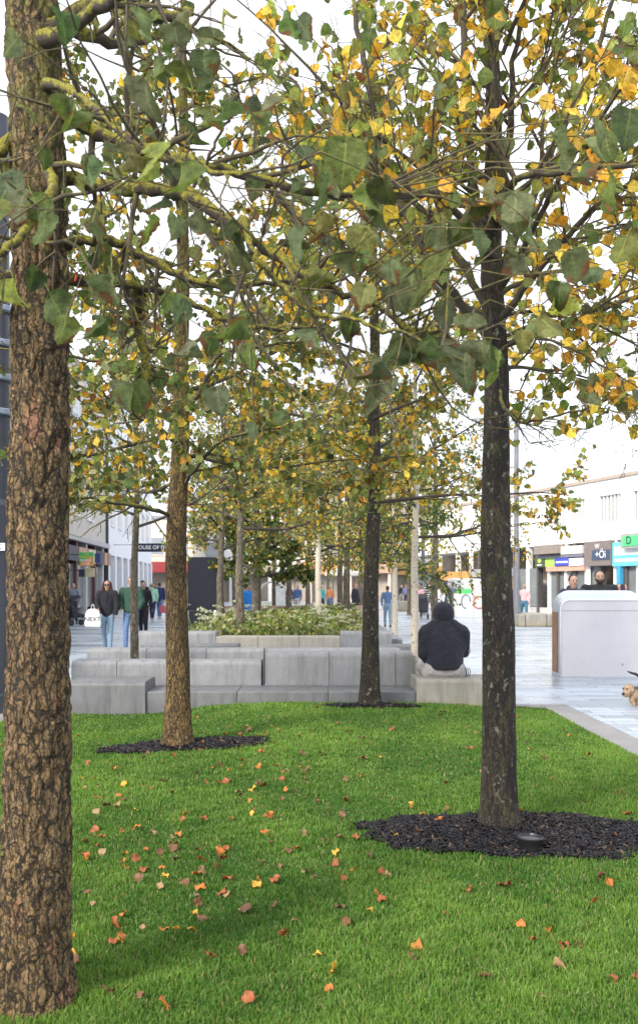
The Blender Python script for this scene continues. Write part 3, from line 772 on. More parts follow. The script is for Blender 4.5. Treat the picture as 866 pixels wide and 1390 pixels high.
R2 = random.Random(22)
hand2 = [
 (q3([(250, 660, 7.7), (262, 640, 7.5), (300, 600, 7.3), (350, 585, 7.2), (420, 575, 7.1)]), (.022, .006)),
 (q3([(252, 560, 7.7), (275, 525, 7.5), (300, 480, 7.4), (360, 470, 7.3), (430, 460, 7.2)]), (.022, .006)),
 (q3([(236, 700, 7.7), (200, 690, 7.4), (150, 682, 7.1), (110, 675, 6.8), (70, 690, 6.6)]), (.020, .007)),
 (q3([(238, 655, 7.7), (200, 668, 7.9), (160, 655, 8.1), (110, 620, 8.3)]), (.020, .006)),
 (q3([(238, 600, 7.7), (190, 560, 7.6), (150, 540, 7.5), (100, 520, 7.4)]), (.022, .007)),
 (q3([(246, 480, 7.7), (210, 440, 7.8), (150, 420, 8.0), (90, 370, 8.1)]), (.022, .007)),
]
std_tree('lime_tree', 'amber-brown trunk left of centre with dark green leaves on low mossy branches', T2,
 [Vector((XP(242, 7.7), 7.7, T2.z-.02)), P(242, 940, 7.7), P(241, 800, 7.7), P(241, 700, 7.7), P(243, 640, 7.7), P(246, 520, 7.72), P(248, 380, 7.75), P(250, 150, 7.8), P(250, -100, 7.9)],
 [.125, .103, .093, .086, .080, .072, .058, .04, .02], M['bark_mid'], ring(T2, 2.65, 5.6, 17, (-5, 50), 2.2, .022, R2), PRM_MID,
 {'green': 3.5, 'olive': 2.5, 'grey': 2.5, 'dark': 1, 'yellow': 2, 'gold': 1.0, 'lime': 2.4, 'pale': 1, 'brown': .4}, (.05, .085), keep=1, zmin=1.9, seed=23, gap=.052, hand=hand2, nu=64, step=.02, amp=.006, fs=12, branchm='moss_light',
 leafmin=lambda l: 2.0+.2*math.sin(l[0]*3))

R4 = random.Random(44)
PRM_UP = dict(seg=(.18, .13, .09, .06), wob=(.09, .14, .18, .2), trop=(.02, .0, -.04, -.06), nch=(10, 6, 4), ratio=(.42, .45, .5), ang=(30, 70), rmin=.003, max=2, leaflvl=1)
std_tree('lime_tree', 'grey-brown trunk just in front of the low stone bench, yellow-green leaves', T4,
 [Vector((XP(502, 9.95), 9.95, T4.z-.02)), P(503, 860, 9.95), P(507, 700, 9.95), P(508, 600, 9.97), P(508, 450, 10), P(505, 250, 10), P(505, 50, 10)],
 [.115, .093, .076, .066, .055, .04, .02], M['bark_dark'], ring(T4, 2.45, 6.2, 21, (0, 55), 2.4, .024, R4), PRM_UP,
 {'yellow': 3.8, 'gold': 1.8, 'lime': 3.6, 'green': 2.4, 'olive': 2, 'pale': 1.6, 'brown': .3}, (.055, .09), keep=1, zmin=1.95, seed=45, gap=.042, nu=48, amp=.004, fs=14,
 leafmin=lambda l: 2.1+.25*math.sin(l[0]*3+1))

def far_tree(name, label, px, Y, r0, h, zlo, spread, pal, seed, leaf=(.05, .09), keep=.6, bark='bark_far', nl=12, gap=.13, el=(5, 60), zmin=None, prm=None, group=None, hang=.8, lod='far', base=0.0, branchm='dark_branch', lean=0):
    R = random.Random(seed); X0 = XP(px, Y); b0 = Vector((X0, Y, base))
    tr = [Vector((X0, Y, base-.02))]+[Vector((X0+lean*z/h+R.gauss(0, .02), Y, z)) for z in (h*.25, h*.5, h*.75, h)]
    pr = prm or dict(seg=(.25, .2, .14, .1), wob=(.09, .14, .2, .2), trop=(.03, .0, -.05, -.06), nch=(10, 7, 5), ratio=(.42, .45, .5), ang=(30, 70), rmin=.003, max=2, leaflvl=1)
    keep = 1.0; gap *= .60; leaf = (leaf[0]*.95, leaf[1]*.95)
    return std_tree(name, label, b0, tr, [r0, r0*.85, r0*.65, r0*.4, r0*.12], M[bark], ring(b0, zlo, h*.93, nl, el, spread, r0*.35, R), pr, pal, leaf, keep, zmin or zlo-.7, seed, gap, lod, 'leaf_far', branchm, 24, .004, hang, (), group, 12, .08)
AUT = {'yellow': 2.0, 'gold': .8, 'orange': .4, 'lime': 3, 'green': 2.4, 'olive': 2.6, 'pale': 2.6}
GRN = {'green': 4, 'dark': 2.5, 'olive': 2, 'lime': 1.5, 'yellow': .5}
WEEP = dict(seg=(.22, .16, .12, .1), wob=(.09, .10, .10, .12), trop=(.0, -.14, -.32, -.4), nch=(8, 6, 4), ratio=(.5, .7, .6), ang=(25, 70), rmin=.003, max=2, leaflvl=1)
GT = 'young trees in rows beyond the benches'
far_tree('young_lime_tree', 'slim grey trunk standing between the second and third bench rows at the left', 183, 11.75, .060, 5.4, 2.3, 1.8, {'green': 3, 'olive': 3, 'yellow': 1.5, 'gold': 1, 'lime': 2}, 51, (.04, .06), 1, gap=.12, nl=17, group=GT, el=(10, 55))
far_tree('silver_birch', 'white peeling birch trunk just left of the seated person', 563, 11.5, .055, 6.2, 2.15, 1.6, {'lime': 3, 'yellow': 2.4, 'olive': 2, 'gold': 1.5, 'green': 2, 'orange': .4}, 52, (.035, .055), .75, 'birch', gap=.085, nl=19, prm=WEEP, group=GT, zmin=1.1, lod='far')
far_tree('young_lime_tree', 'slim grey trunk rising from the flowers at the left of the planter with orange-yellow leaves', 328, 15.8, .085, 5.2, 2.55, 2.0, AUT, 53, (.06, .09), .75, gap=.10, nl=15, group=GT, base=.5)
far_tree('silver_birch', 'cream birch trunk rising from the white flowers in the planter', 432, 19.0, .075, 5.6, 2.4, 2.2, {'lime': 3, 'green': 3, 'yellow': 2, 'gold': 1, 'olive': 2}, 54, (.05, .08), .7, 'birch', gap=.12, nl=15, prm=WEEP, group=GT, zmin=1.9, base=.5)
far_tree('dense_green_tree', 'dense dark green tree behind the orange-leaved one with the blue coat beside it', 347, 22.5, .13, 6.6, 1.75, 1.9, GRN, 55, (.10, .15), .85, gap=.08, nl=24, group=GT)
far_tree('weeping_tree', 'dark green weeping birch right behind the trunk before the benches', 535, 21.0, .08, 6.4, 1.9, 1.7, GRN, 56, (.06, .095), .85, 'birch', gap=.085, nl=26, prm=WEEP, group=GT, zmin=.7)
far_tree('young_lime_tree', 'thin dark trunk left of the cream birch in the planter distance', 392, 29, .10, 7.4, 2.35, 2.5, AUT, 57, (.09, .13), .8, gap=.17, nl=14, group=GT)
far_tree('young_lime_tree', 'thin dark trunk right of the cream birch in the planter distance', 462, 31, .11, 7.6, 2.4, 2.6, {'lime': 3, 'yellow': 3, 'olive': 2, 'gold': 1.5, 'green': 2}, 58, (.09, .13), .8, gap=.17, nl=14, group=GT)
far_tree('young_lime_tree', 'pale yellow-leaved tree near the end of the square', 418, 40, .12, 8.6, 2.7, 3.2, {'lime': 3, 'yellow': 3, 'pale': 2, 'olive': 2}, 59, (.12, .17), .8, gap=.24, nl=14, group=GT)
far_tree('young_lime_tree', 'golden tree behind the white birch with the striped-shirt walker below', 590, 26, .11, 7.6, 3.0, 2.5, {'lime': 3, 'yellow': 2, 'olive': 2, 'gold': 1, 'green': 2}, 60, (.08, .12), .55, gap=.17, nl=12, group=GT)
far_tree('young_lime_tree', 'sparse gold-leaved tree over the paving right of the dark trunk', 735, 19.5, .09, 6.4, 3.6, 1.8, {'lime': 2, 'yellow': 3, 'olive': 3, 'gold': 2, 'orange': .6}, 62, (.06, .09), .0, gap=.14, nl=0, group=GT) if False else None
far_tree('young_lime_tree', 'yellowing tree among the far shops between the weeping birch and cream birch', 490, 44, .13, 9.4, 2.8, 3.3, AUT, 63, (.13, .18), .8, gap=.25, nl=14, group=GT)

far_tree('young_lime_tree', 'orange and gold tree behind the slim one at the planter left end', 300, 20.5, .09, 6.0, 2.35, 2.2, AUT, 71, (.07, .10), 1.0, gap=.13, nl=15, group=GT, base=.5)
far_tree('young_lime_tree', 'golden tree standing in the planter right of the cream birch', 470, 23.0, .10, 6.8, 2.3, 2.3, AUT, 72, (.08, .11), 1.0, gap=.14, nl=15, group=GT, base=.5)

for k_, (px, Y, r0, h, zlo, sp, pal, lab) in enumerate([
 (372, 34, .08, 8.0, 2.3, 2.6, {'lime': 3, 'pale': 3, 'olive': 2, 'yellow': 1.5}, 'pale soft-leaved tree over the arched shelter'),
 (505, 30, .08, 7.6, 2.6, 2.4, {'lime': 3, 'pale': 2, 'olive': 2, 'yellow': 2, 'green': 1}, 'pale tree whose crown meets the weeping birch from the left'),
 (318, 42, .09, 9.0, 2.8, 3.0, {'green': 3, 'olive': 3, 'pale': 1, 'yellow': 1}, 'olive tree far behind the display board and orange tree'),
 (445, 52, .10, 10, 3.2, 3.6, {'lime': 2, 'pale': 3, 'yellow': 2}, 'large pale yellow tree at the far terrace'),
 (555, 48, .10, 9.5, 3.6, 3.0, {'lime': 2, 'pale': 3, 'yellow': 2, 'olive': 2}, 'large pale tree far behind the white birch')]):
    far_tree('young_lime_tree', lab, px, Y, r0, h, zlo, sp, pal, 90+k_, (.10*Y/36, .15*Y/36), 1.0, gap=.16*Y/36, nl=14, group=GT)

# ================================================================= BENCHES
def rounded_profile(y0, y1, z0, z1, r, n=6):
    pts = [(y0, z0), (y1, z0)]
    pts += [(y1-r+r*math.cos(a), z1-r+r*math.sin(a)) for a in [PI/2*k/n for k in range(n+1)]]
    pts += [(y0+r+r*math.cos(a), z1-r+r*math.sin(a)) for a in [PI/2+PI/2*k/n for k in range(n+1)]]
    return pts
def stone_block(name, label, px0, px1, Yf, depth, ztop, r=.05, z0=-.02, mat='stone', cat='bench', group=None):
    x0, x1 = XP(px0, Yf)+.0015, XP(px1, Yf)-.0015; m = MB(); n0 = 0
    prof = rounded_profile(-depth/2, depth/2, z0, ztop, r); n = len(prof); w = (x1-x0)/2
    for x, s in ((-w, .006), (-w+.006, 0), (w-.006, 0), (w, .006)):
        for (y, z) in prof: m.v.append((x, y*(1-s*2/depth), z-(s if z > .1 else 0)))
    for k in range(3):
        for j in range(n): a = k*n+j; b_ = k*n+(j+1) % n; m.f.append((a, b_, b_+n, a+n))
    m.f.append(tuple(range(n))[::-1]); m.f.append(tuple(3*n+j for j in range(n)))
    o = m.build(name, M[mat], None, loc=((x0+x1)/2, Yf+depth/2, 0))
    for p in o.data.polygons: p.use_smooth = len(p.vertices) == 4
    md = o.modifiers.new('e', 'EDGE_SPLIT'); md.split_angle = math.radians(40)
    return tag(o, label, cat, group)
GB = 'granite seating blocks'
sb = stone_block
sb('stone_bench', 'tall granite block at the lawn edge just right of the nearest trunk', 92, 198, 10.22, .62, .41, .06, mat='stone_dark', group=GB)
sb('stone_bench', 'low granite bench block between the tall left block and the amber-lit trunk', 198, 322, 10.25, .68, .287, .015, mat='stone_dark', group=GB)
sb('stone_bench', 'low granite bench block in the middle below the widest upright slab', 322, 446, 10.25, .68, .287, .015, mat='stone_dark', group=GB)
sb('stone_bench', 'low granite bench block directly behind the trunk before the benches', 446, 565, 10.25, .68, .287, .015, mat='stone_dark', group=GB)
sb('stone_bench', 'warm grey granite block on which the hooded person sits', 565, 692, 10.22, .66, .435, .05, mat='stone_warm', group=GB)
sb('stone_bench', 'leftmost upright slab of the second row, rising behind the tall left block', 97, 159, 10.96, .42, .585, .06, group=GB)
sb('stone_bench', 'upright slab of the second row left of the amber-lit trunk, below the slim tree', 159, 258, 10.96, .42, .585, .06, group=GB)
sb('stone_bench', 'upright slab of the second row right of the amber-lit trunk, ending at the gap', 258, 355, 10.96, .42, .585, .06, group=GB)
sb('stone_bench', 'widest upright slab right of the gap, two dark marks on its top edge', 361, 447, 10.96, .45, .69, .06, group=GB)
sb('stone_bench', 'upright slab left of and behind the trunk before the benches', 447, 537, 10.96, .45, .69, .06, group=GB)
sb('stone_bench', 'short upright slab at the right end beside the white birch', 537, 561, 10.96, .45, .69, .06, group=GB)
sb('stone_bench', 'leftmost slab of the third row below the two walkers', 118, 199, 12.3, .42, .64, .06, group=GB)
sb('stone_bench', 'middle slab of the third row behind the amber-lit trunk', 199, 280, 12.3, .42, .64, .06, group=GB)
sb('stone_bench', 'right slab of the third row below the planter wall', 280, 358, 12.3, .42, .64, .06, group=GB)
sb('stone_bench', 'thin dark bench ledge seen just above the third row', 190, 323, 13.4, .5, .625, .03, mat='stone_dark', group=GB)
sb('stone_bench', 'long pale ledge just above the widest upright slab', 362, 545, 12.6, .5, .61, .03, group=GB)
sb('stone_bench', 'small stone ledge behind the trunk, left of the white birch', 505, 562, 13.6, .5, .60, .03, mat='stone_dark', group=GB)
# planter
GP = 'granite walling of the flower planter'
sb('stone_planter', 'taller planter wall block at the left end behind the amber-lit trunk', 186, 293, 14.6, .4, .765, .06, group=GP, cat='planter')
sb('stone_planter', 'low planter wall block right of the taller left end', 293, 350, 14.6, .4, .685, .02, mat='stone_warm', group=GP, cat='planter')
sb('stone_planter', 'low planter wall block in the middle of the flower bed front', 350, 406, 14.6, .4, .685, .02, mat='stone_warm', group=GP, cat='planter')
sb('stone_planter', 'low planter wall block left of the taller right end', 406, 462, 14.6, .4, .685, .02, mat='stone_warm', group=GP, cat='planter')
sb('stone_planter', 'taller planter wall block at the right end behind the trunk', 462, 532, 14.6, .4, .765, .06, group=GP, cat='planter')
XL, XR = XP(232, 14.8), XP(528, 14.8)
o = MB().span(XL-.25, XL+.15, 15.05, 27, -.02, .46).build('stone_planter', M['stone_dark'], bevel=.02); tag(o, 'long low side wall of the planter running away on the left', 'planter', GP)
o = MB().span(XR-.15, XR+.25, 15.05, 27, -.02, .62).build('stone_planter', M['stone'], bevel=.02); tag(o, 'long low side wall of the planter running away on the right', 'planter', GP)
o = MB().span(XL-.25, XR+.25, 27.05, 27.45, -.02, .72).build('stone_planter', M['stone_warm'], bevel=.02); tag(o, 'far end wall of the flower planter behind the white flowers', 'planter', GP)
m = MB().span(XL+.16, XR-.16, 15.02, 27.0, 0, .52); tag(m.build('planter_soil', M['humus']), kind='structure')
o = MB().span(XP(285, 33), XP(505, 33), 33, 33.6, 0, .80).build('brick_wall', plain('tan_brick', (.34, .25, .18), .8, var=.25, scale=4), bevel=.02); tag(o, 'low tan brick wall beyond the flower planter', 'wall')

def planting():
    r = RNG; n = 34000
    x = r.uniform(XL+.2, XR-.2, n); y = r.uniform(15.1, 26.8, n)
    dens = .5+.5*np.sin(x*1.9+y*.8)*np.sin(y*1.1+1.5*x*.4)
    h = (.14+.34*dens)*r.uniform(.4, 1.3, n)
    z = .52+h*r.random(n)**.7
    pal = palette({'green': 4, 'lime': 3.5, 'pale': 2, 'olive': 2.5, 'dark': 1.5}, n, r)
    ax = r.normal(0, .6, (n, 3)); ax[:, 2] = np.abs(r.normal(.9, .4, n))
    o = leaves_mesh('planting', M['leaf_far'], None, np.stack([x, y, z-.06], -1), r.uniform(.04, .10, n), pal, 'far', rng=r, axis=ax)
    tag(o, 'bushy green perennial planting filling the stone planter', 'plants', kind='stuff')
    m = MB(); fl = []
    for k in range(330):
        side = random.random()
        fx = random.choice((random.gauss(XP(255, 16), .35), random.gauss(XP(440, 17), 1.0), random.uniform(XL+.2, XR-.2))); fy = random.uniform(15.2, 19.5) if random.random() < .75 else random.uniform(19, 26)
        if not XL+.2 < fx < XR-.2: continue
        fh = .52+random.uniform(.18, .72)*random.uniform(.5, 1); p0 = Vector((fx, fy, .5)); p1 = Vector((fx+random.gauss(0, .08), fy+random.gauss(0, .08), fh))
        m.tube([p0, p0.lerp(p1, .5)+Vector((random.gauss(0, .02), 0, 0)), p1], [.006, .005, .004], 3, cap=False)
        for q in range(20):
            a = random.uniform(0, 2*PI); rr = random.random()**.5*.085; fl.append((p1.x+rr*math.cos(a), p1.y+rr*math.sin(a), p1.z+.03-rr*rr*4+random.gauss(0, .006)))
    st = m.build('flower_stems', plain('flower_stem', (.14, .19, .07), .7)); tag(st, 'thin green stems of the white flowers in the planter', 'flowers', kind='stuff')
    n = len(fl); c = np.array([.62, .62, .50])*r.uniform(.7, 1.1, (n, 1)); ax = r.normal(0, 1, (n, 3)); ax[:, 2] *= .3
    o = leaves_mesh('flower_heads', M['leaf_far'], st, fl, r.uniform(.025, .045, n), c, 'far', rng=r, axis=ax)
planting()

# ================================================================= PEOPLE
SK = {'fair': (.43, .26, .19), 'tan': (.42, .25, .17)}
def skin_mat(k):
    if 'skin'+k not in M:
        b = NB('skin_'+k); n = b.noise(b.coord(), 30, 3); M['skin'+k] = b.pbr(b.mix(n, tuple(x*.9 for x in SK[k]), tuple(x*1.08 for x in SK[k])), .5)
    return M['skin'+k]
def cloth(name, c, **kw):
    if 'c_'+name not in M: M['c_'+name] = mat_cloth(name, c, **kw)
    return M['c_'+name]
def hand(mb, w, d, side, s=1.0, curl=.5):
    """palm, four bent fingers of unequal length and a thumb"""
    w = Vector(w); d = Vector(d).normalized(); sd = Vector((side, 0, 0)); sd = (sd-d*sd.dot(d)).normalized(); nrm = d.cross(sd)
    pe = w+d*.085*s; acr = nrm
    mb.capsule(w+d*.015*s, pe-d*.02*s, (.036*s, .017*s), (.040*s, .017*s), xd=acr, n=10, rings=3)
    for i, L in enumerate((.068, .078, .072, .056)):
        b0 = pe-d*.012*s+acr*((i-1.5)*.020*s); k1 = b0+(d*.9-sd*.25*curl)*L*.5*s; k2 = k1+(d*.55-sd*.8*curl)*L*.5*s
        mb.capsule(b0, k1, .0095*s, .009*s, n=8, rings=2); mb.capsule(k1, k2, .009*s, .0075*s, n=8, rings=2)
    tb = w+d*.03*s-acr*.03*s; t1 = tb+(d*.6-acr*.75)*.036*s; t2 = t1+(d*.9-acr*.2-sd*.3)*.03*s
    mb.capsule(tb, t1, .012*s, .0105*s, n=8, rings=2); mb.capsule(t1, t2, .0105*s, .009*s, n=8, rings=2)
def person(label, X, Y, h, rz, skin='fair', hair=(.03, .02, .015), hairlen=0, top=('coat', (.02, .02, .03)), topbulk=0, legs=('jeans', (.12, .2, .34)), toplen=.52, shoes=(.03, .03, .03),
           stride=.25, arms=((.1, .0), (-.1, .0)), z0=0, vox=.016, face=False, beard=False, hood=False, glasses=False, tstripe=None, parts=True, group=None, bareleg=False, width=1.0, cap=None, openc=None, skirt=False):
    """standing or walking figure facing -y before rotation; arms: (swing forward, elbow bend) each"""
    k = h/1.75
    root = empty('person', (X, Y, z0), rz, label, 'person', group)
    V3 = lambda x, y, z: Vector((x*k, y*k, z*k))
    hip = {}; kn = {}; an = {}; sh = {}; el = {}; wr = {}
    for i, s in enumerate((1, -1)):
        f = stride*s
        hip[s] = V3(.09*s, 0, .90); kn[s] = V3(.095*s, -f*.55-.03, .50); an[s] = V3(.09*s, -f*.85+(.10 if s*stride < 0 else 0), .09)
        sh[s] = V3(.185*s*width, .0, 1.43); sw, bend = arms[i]
        el[s] = sh[s]+V3(.065*s, -sw*.27, -.27*math.cos(sw))
        wr[s] = el[s]+V3(-.03*s-(.06*s*bend), -.05-bend*.20-sw*.18, -.25+bend*.17)
    B = MB()
    B.capsule(V3(0, 0, .93), V3(0, .0, 1.16), (.15*k*width, .10*k), (.135*k*width, .095*k)); B.capsule(V3(0, 0, 1.16), V3(0, .005, 1.38), (.14*k*width, .095*k), (.16*k*width, .09*k))
    B.capsule(V3(-.13, 0, 1.41), V3(.13, 0, 1.41), .062*k)
    B.capsule(V3(0, .005, 1.42), V3(0, -.01, 1.55), .055*k, .052*k)
    B.capsule(V3(0, -.015, 1.60), V3(0, .0, 1.665), (.068*k, .085*k), (.076*k, .093*k))
    B.capsule(V3(0, -.05, 1.555), V3(0, -.04, 1.58), (.045*k, .04*k), (.058*k, .05*k))
    B.capsule(V3(0, -.105, 1.615), V3(0, -.092, 1.645), .013*k, .009*k)
    for s in (1, -1):
        B.capsule(V3(.077*s, .005, 1.60), V3(.08*s, .01, 1.63), .012*k, n=8, rings=2)
        B.capsule(hip[s], kn[s], .082*k, .055*k); B.capsule(kn[s], an[s], .054*k, .036*k)
        B.capsule(an[s]-V3(0, 0, .03), an[s]+V3(0, -.13, -.055), .038*k, .032*k)
        B.capsule(sh[s], el[s], .048*k, .038*k); B.capsule(el[s], wr[s], .038*k, .026*k)
        hand(B, wr[s], (wr[s]-el[s]), s, k*1.0)
    remeshed('body', B, skin_mat(skin), root, vox*.75 if face else vox, 3)
    # trousers
    Tm = MB(); Tm.capsule(V3(0, 0, .92), V3(0, 0, 1.0), (.165*k*width, .118*k), (.155*k*width, .112*k))
    for s in (1, -1):
        lo = kn[s] if skirt else an[s]+V3(0, 0, .02)
        Tm.capsule(hip[s]-V3(0, 0, 0), kn[s], .097*k, .068*k)
        if not skirt: Tm.capsule(kn[s], lo, .068*k, .054*k)
    remeshed('trousers', Tm, cloth(legs[0], legs[1], **(legs[2] if len(legs) > 2 else {})), root, vox, 3)
    tb = topbulk
    J = MB(); zb = .5+toplen-.06
    J.capsule(V3(0, 0, zb), V3(0, 0, 1.15), ((.150+tb*.7)*k*width, (.112+tb)*k), ((.142+tb*.7)*k*width, (.108+tb)*k)); J.capsule(V3(0, 0, 1.12), V3(0, .005, 1.36), ((.142+tb*.7)*k*width, (.108+tb)*k), ((.160+tb*.7)*k*width, (.10+tb*.8)*k))
    J.capsule(V3(-.14*width, 0, 1.415), V3(.14*width, 0, 1.415), (.072+tb*.4)*k)
    J.capsule(V3(0, .01, 1.44), V3(0, .005, 1.485), .075*k, .066*k)
    for s in (1, -1):
        J.capsule(sh[s], el[s], (.062+tb*.5)*k, (.052+tb*.5)*k); J.capsule(el[s], el[s].lerp(wr[s], .93), (.052+tb*.5)*k, (.040+tb*.4)*k)
    remeshed('jacket', J, cloth(top[0], top[1], **(top[2] if len(top) > 2 else {})), root, vox, 3)
    if openc:   # lighter or darker front showing between open coat edges
        O = MB(); O.capsule(V3(0, -(.118+tb)*.62, 1.0), V3(0, -(.113+tb)*.62, 1.40), (.055*k, .055*k), (.05*k, .05*k)); remeshed('jumper', O, cloth(openc[0], openc[1]), root, vox, 2)
    if hood:
        H = MB(); H.capsule(V3(0, .07, 1.47), V3(0, .09, 1.50), (.105*k, .07*k)); remeshed('hood', H, cloth(top[0], top[1]), root, vox, 3)
    H = MB()
    H.capsule(V3(0, .022, 1.655), V3(0, .018, 1.675), (.083*k, .093*k), (.082*k, .09*k))
    if hairlen:
        H.capsule(V3(0, .055, 1.66), V3(0, .06, 1.66-hairlen), (.088*k, .05*k), (.095*k, .04*k))
        for s in (1, -1): H.capsule(V3(.075*s, .0, 1.68), V3(.115*s, -.04, 1.66-hairlen*.95), .036*k, .042*k)
    remeshed('hair', H, cap if cap else cloth('hair_%d_%d_%d' % tuple(int(x*999) for x in hair), hair, scale=40, dist=.01), root, vox*.8, 2)
    for s in (1, -1):
        S = MB(); S.capsule(an[s]+V3(0, .03, -.045), an[s]+V3(0, -.15, -.055), (.045*k, .038*k), (.042*k, .03*k)); S.capsule(an[s]+V3(0, .02, -.03), an[s]+V3(0, .01, .0), .045*k)
        remeshed('shoe', S, cloth('shoe_%d_%d' % (int(shoes[0]*99), int(shoes[2]*99)), shoes), root, vox, 2)
    if face:
        dk = plain('eye_dark', (.02, .015, .012), .2)
        for s in (1, -1):
            e = MB().capsule(V3(.030*s-.004, -.094, 1.636), V3(.030*s+.004, -.092, 1.636), .0075*k, n=8, rings=3); e.build('eye', dk, root, smooth=True)
            e = MB().capsule(V3(.030*s-.014, -.098, 1.657), V3(.030*s+.014, -.098, 1.659), .0035*k, n=6, rings=2); e.build('eyebrow', cloth('brow', (.03, .02, .015)), root, smooth=True)
        MB().capsule(V3(-.02, -.096, 1.578), V3(.02, -.096, 1.578), .006*k, n=8, rings=2).build('mouth', plain('lip', (.30, .10, .09), .5), root, smooth=True)
    if glasses:
        G = MB()
        for s in (1, -1): G.capsule(V3(.034*s-.012, -.103, 1.638), V3(.034*s+.012, -.103, 1.638), (.020*k, .02*k), n=10, rings=3)
        G.tube([V3(-.075, .0, 1.645), V3(-.07, -.09, 1.643), V3(.07, -.09, 1.643), V3(.075, .0, 1.645)], .004*k, 6); G.build('sunglasses', plain('dark_lens', (.01, .01, .012), .1), root, smooth=True)
    if beard:
        G = MB(); G.capsule(V3(0, -.055, 1.550), V3(0, -.05, 1.570), (.058*k, .048*k), (.068*k, .052*k))
        for s in (1, -1): G.capsule(V3(.05*s, -.05, 1.565), V3(.072*s, -.02, 1.62), .022*k, .012*k)
        remeshed('beard', G, cloth('beard', (.025, .018, .014), scale=60, dist=.01), root, vox*.7, 1)
    return root, wr
# walkers on the left
w1, wr1 = person('woman with long auburn hair and sunglasses in black padded jacket and pale jeans', XP(146, 20.8), 20.8, 1.66, .08, hair=(.055, .02, .016), hairlen=.24, top=('black_padded', (.018, .018, .024), dict(scale=14, dist=.05)), topbulk=.035,
  legs=('pale_jeans', (.22, .32, .42)), toplen=.52, stride=.16, arms=((.10, .0), (.15, .75)), face=True, glasses=True, vox=.014, openc=('navy_top', (.01, .012, .03)))
def bag(label, X, Y, z, w, h, mat, txt=None, name='shopping_bag', tsize=.14):
    root = empty(name, (X, Y, z), .05, label, 'bag'); m = MB(); n = 10; t = .07
    prof = [(-.46, 0), (-.5, .25), (-.47, .6), (-.40, .85), (-.20, 1.0), (.20, 1.0), (.38, .86), (.46, .6), (.5, .2), (.47, 0)]
    m.prism([(a*w, b_*h) for a, b_ in prof], -t/2, t/2)
    m.build('bag_body', mat, root, bevel=.025)
    m = MB(); m.tube([(-.10*w, 0, h*.99), (-.07*w, 0, h*1.18), (0, 0, h*1.25), (.07*w, 0, h*1.18), (.10*w, 0, h*.99)], .008, 6); m.build('handle', mat, root, smooth=True)
    if txt: text('lettering', txt, tsize, plain('black_print', (.02, .02, .02), .6, var=0), root, (0, -t/2-.004, h*.42))
    return root
bag('white carrier bag with black lettering held by the auburn-haired woman', XP(126.5, 20.45), 20.45, ZP(851, 20.45), .38, .42, plain('white_plastic', (.78, .77, .76), .4, bump=.02), 'NEXT', tsize=.145)
person('man with short brown hair in green jacket and blue jeans beside the slim tree', XP(176, 20.8), 21.0, 1.74, -.05, hair=(.05, .03, .02), top=('green_jacket', (.028, .075, .052), dict(scale=12, dist=.04)), topbulk=.04,
  legs=('blue_jeans', (.12, .19, .36)), toplen=.54, stride=-.18, arms=((.0, .5), (.0, .5)), face=True, vox=.014, width=1.1)
person('person in black with bare forearm walking behind the green-jacketed man', XP(195, 26.5), 26.5, 1.66, .1, hair=(.10, .06, .03), top=('black_top', (.015, .015, .02)), legs=('black_trousers', (.02, .018, .022)), stride=.2, arms=((.1, .3), (.2, .6)), shoes=(.25, .15, .11))
person('person in mint green hooded jacket and navy leggings walking away', XP(207, 40), 40, 1.66, PI, hair=(.30, .22, .15), hairlen=.05, top=('mint_jacket', (.36, .60, .46)), topbulk=.03, legs=('navy_leggings', (.02, .02, .07)), toplen=.50, hood=True, vox=.02, shoes=(.5, .42, .4))
person('person in navy jacket and blue jeans walking away with a pink bag', XP(217, 43), 43, 1.72, PI, hair=(.04, .03, .03), top=('navy_jacket', (.025, .04, .12)), topbulk=.04, legs=('blue_jeans', (.12, .19, .36)), vox=.02, shoes=(.5, .5, .5))
bag('pink shopping bag in the hand of the navy-jacketed walker', XP(221.5, 42.5), 42.5, ZP(832, 42.5), .30, .38, plain('pink_plastic', (.60, .12, .16), .5))
person('dark-haired person in black coat ahead of the green-jacketed man', XP(194, 36), 36, 1.78, PI, hair=(.03, .02, .02), top=('black_coat', (.02, .02, .03)), topbulk=.03, legs=('black_trousers', (.02, .018, .022)), vox=.02)
person('person in grey top beside the pushchair near the shop doorway', XP(100, 36), 36, 1.66, .5, hair=(.15, .12, .1), top=('grey_blue_top', (.16, .18, .24)), legs=('dark_trousers', (.03, .03, .04)), vox=.02)
def pushchair(label, X, Y, rz, s=1.0, fabric=(.03, .03, .04)):
    root = empty('pushchair', (X, Y, 0), rz, label, 'pushchair'); dk = plain('black_rubber', (.02, .02, .02), .6); fm = plain('pushchair_fabric_%d' % int(fabric[2]*100), fabric, .8)
    mt = plain('dark_tube', (.08, .08, .09), .35, .6)
    m = MB().prism([(-.25, .35), (.25, .30), (.33, .42), (-.05, .52), (-.28, .95), (-.36, .92)], -.2, .2); m.build('seat', fm, root, bevel=.03)
    m = MB(); n = 8
    m.prism([(-.36+.0, .93)]+[(-.36+.32*(1-math.cos(a))*.9, .93+.26*math.sin(a)) for a in [PI*.75*k_/n for k_ in range(1, n+1)]], -.21, .21); m.build('canopy', fm, root, bevel=.02)
    m = MB()
    for y in (-.22, .22): m.tube([(.36, y, .12), (-.1, y, .5), (-.55, y, 1.02)], .012, 6); m.tube([(-.35, y, .12), (-.05, y, .5)], .012, 6)
    m.tube([(-.55, -.22, 1.02), (-.55, .22, 1.02)], .016, 6); m.build('frame', mt, root, smooth=True)
    for x in (-.35, .36):
        for y in (-.24, .24):
            w = MB(); w.tube([(0, -.02, 0), (0, .02, 0)], .12, 16); w.build('wheel', dk, root, loc=(x, y, .12))
    return root
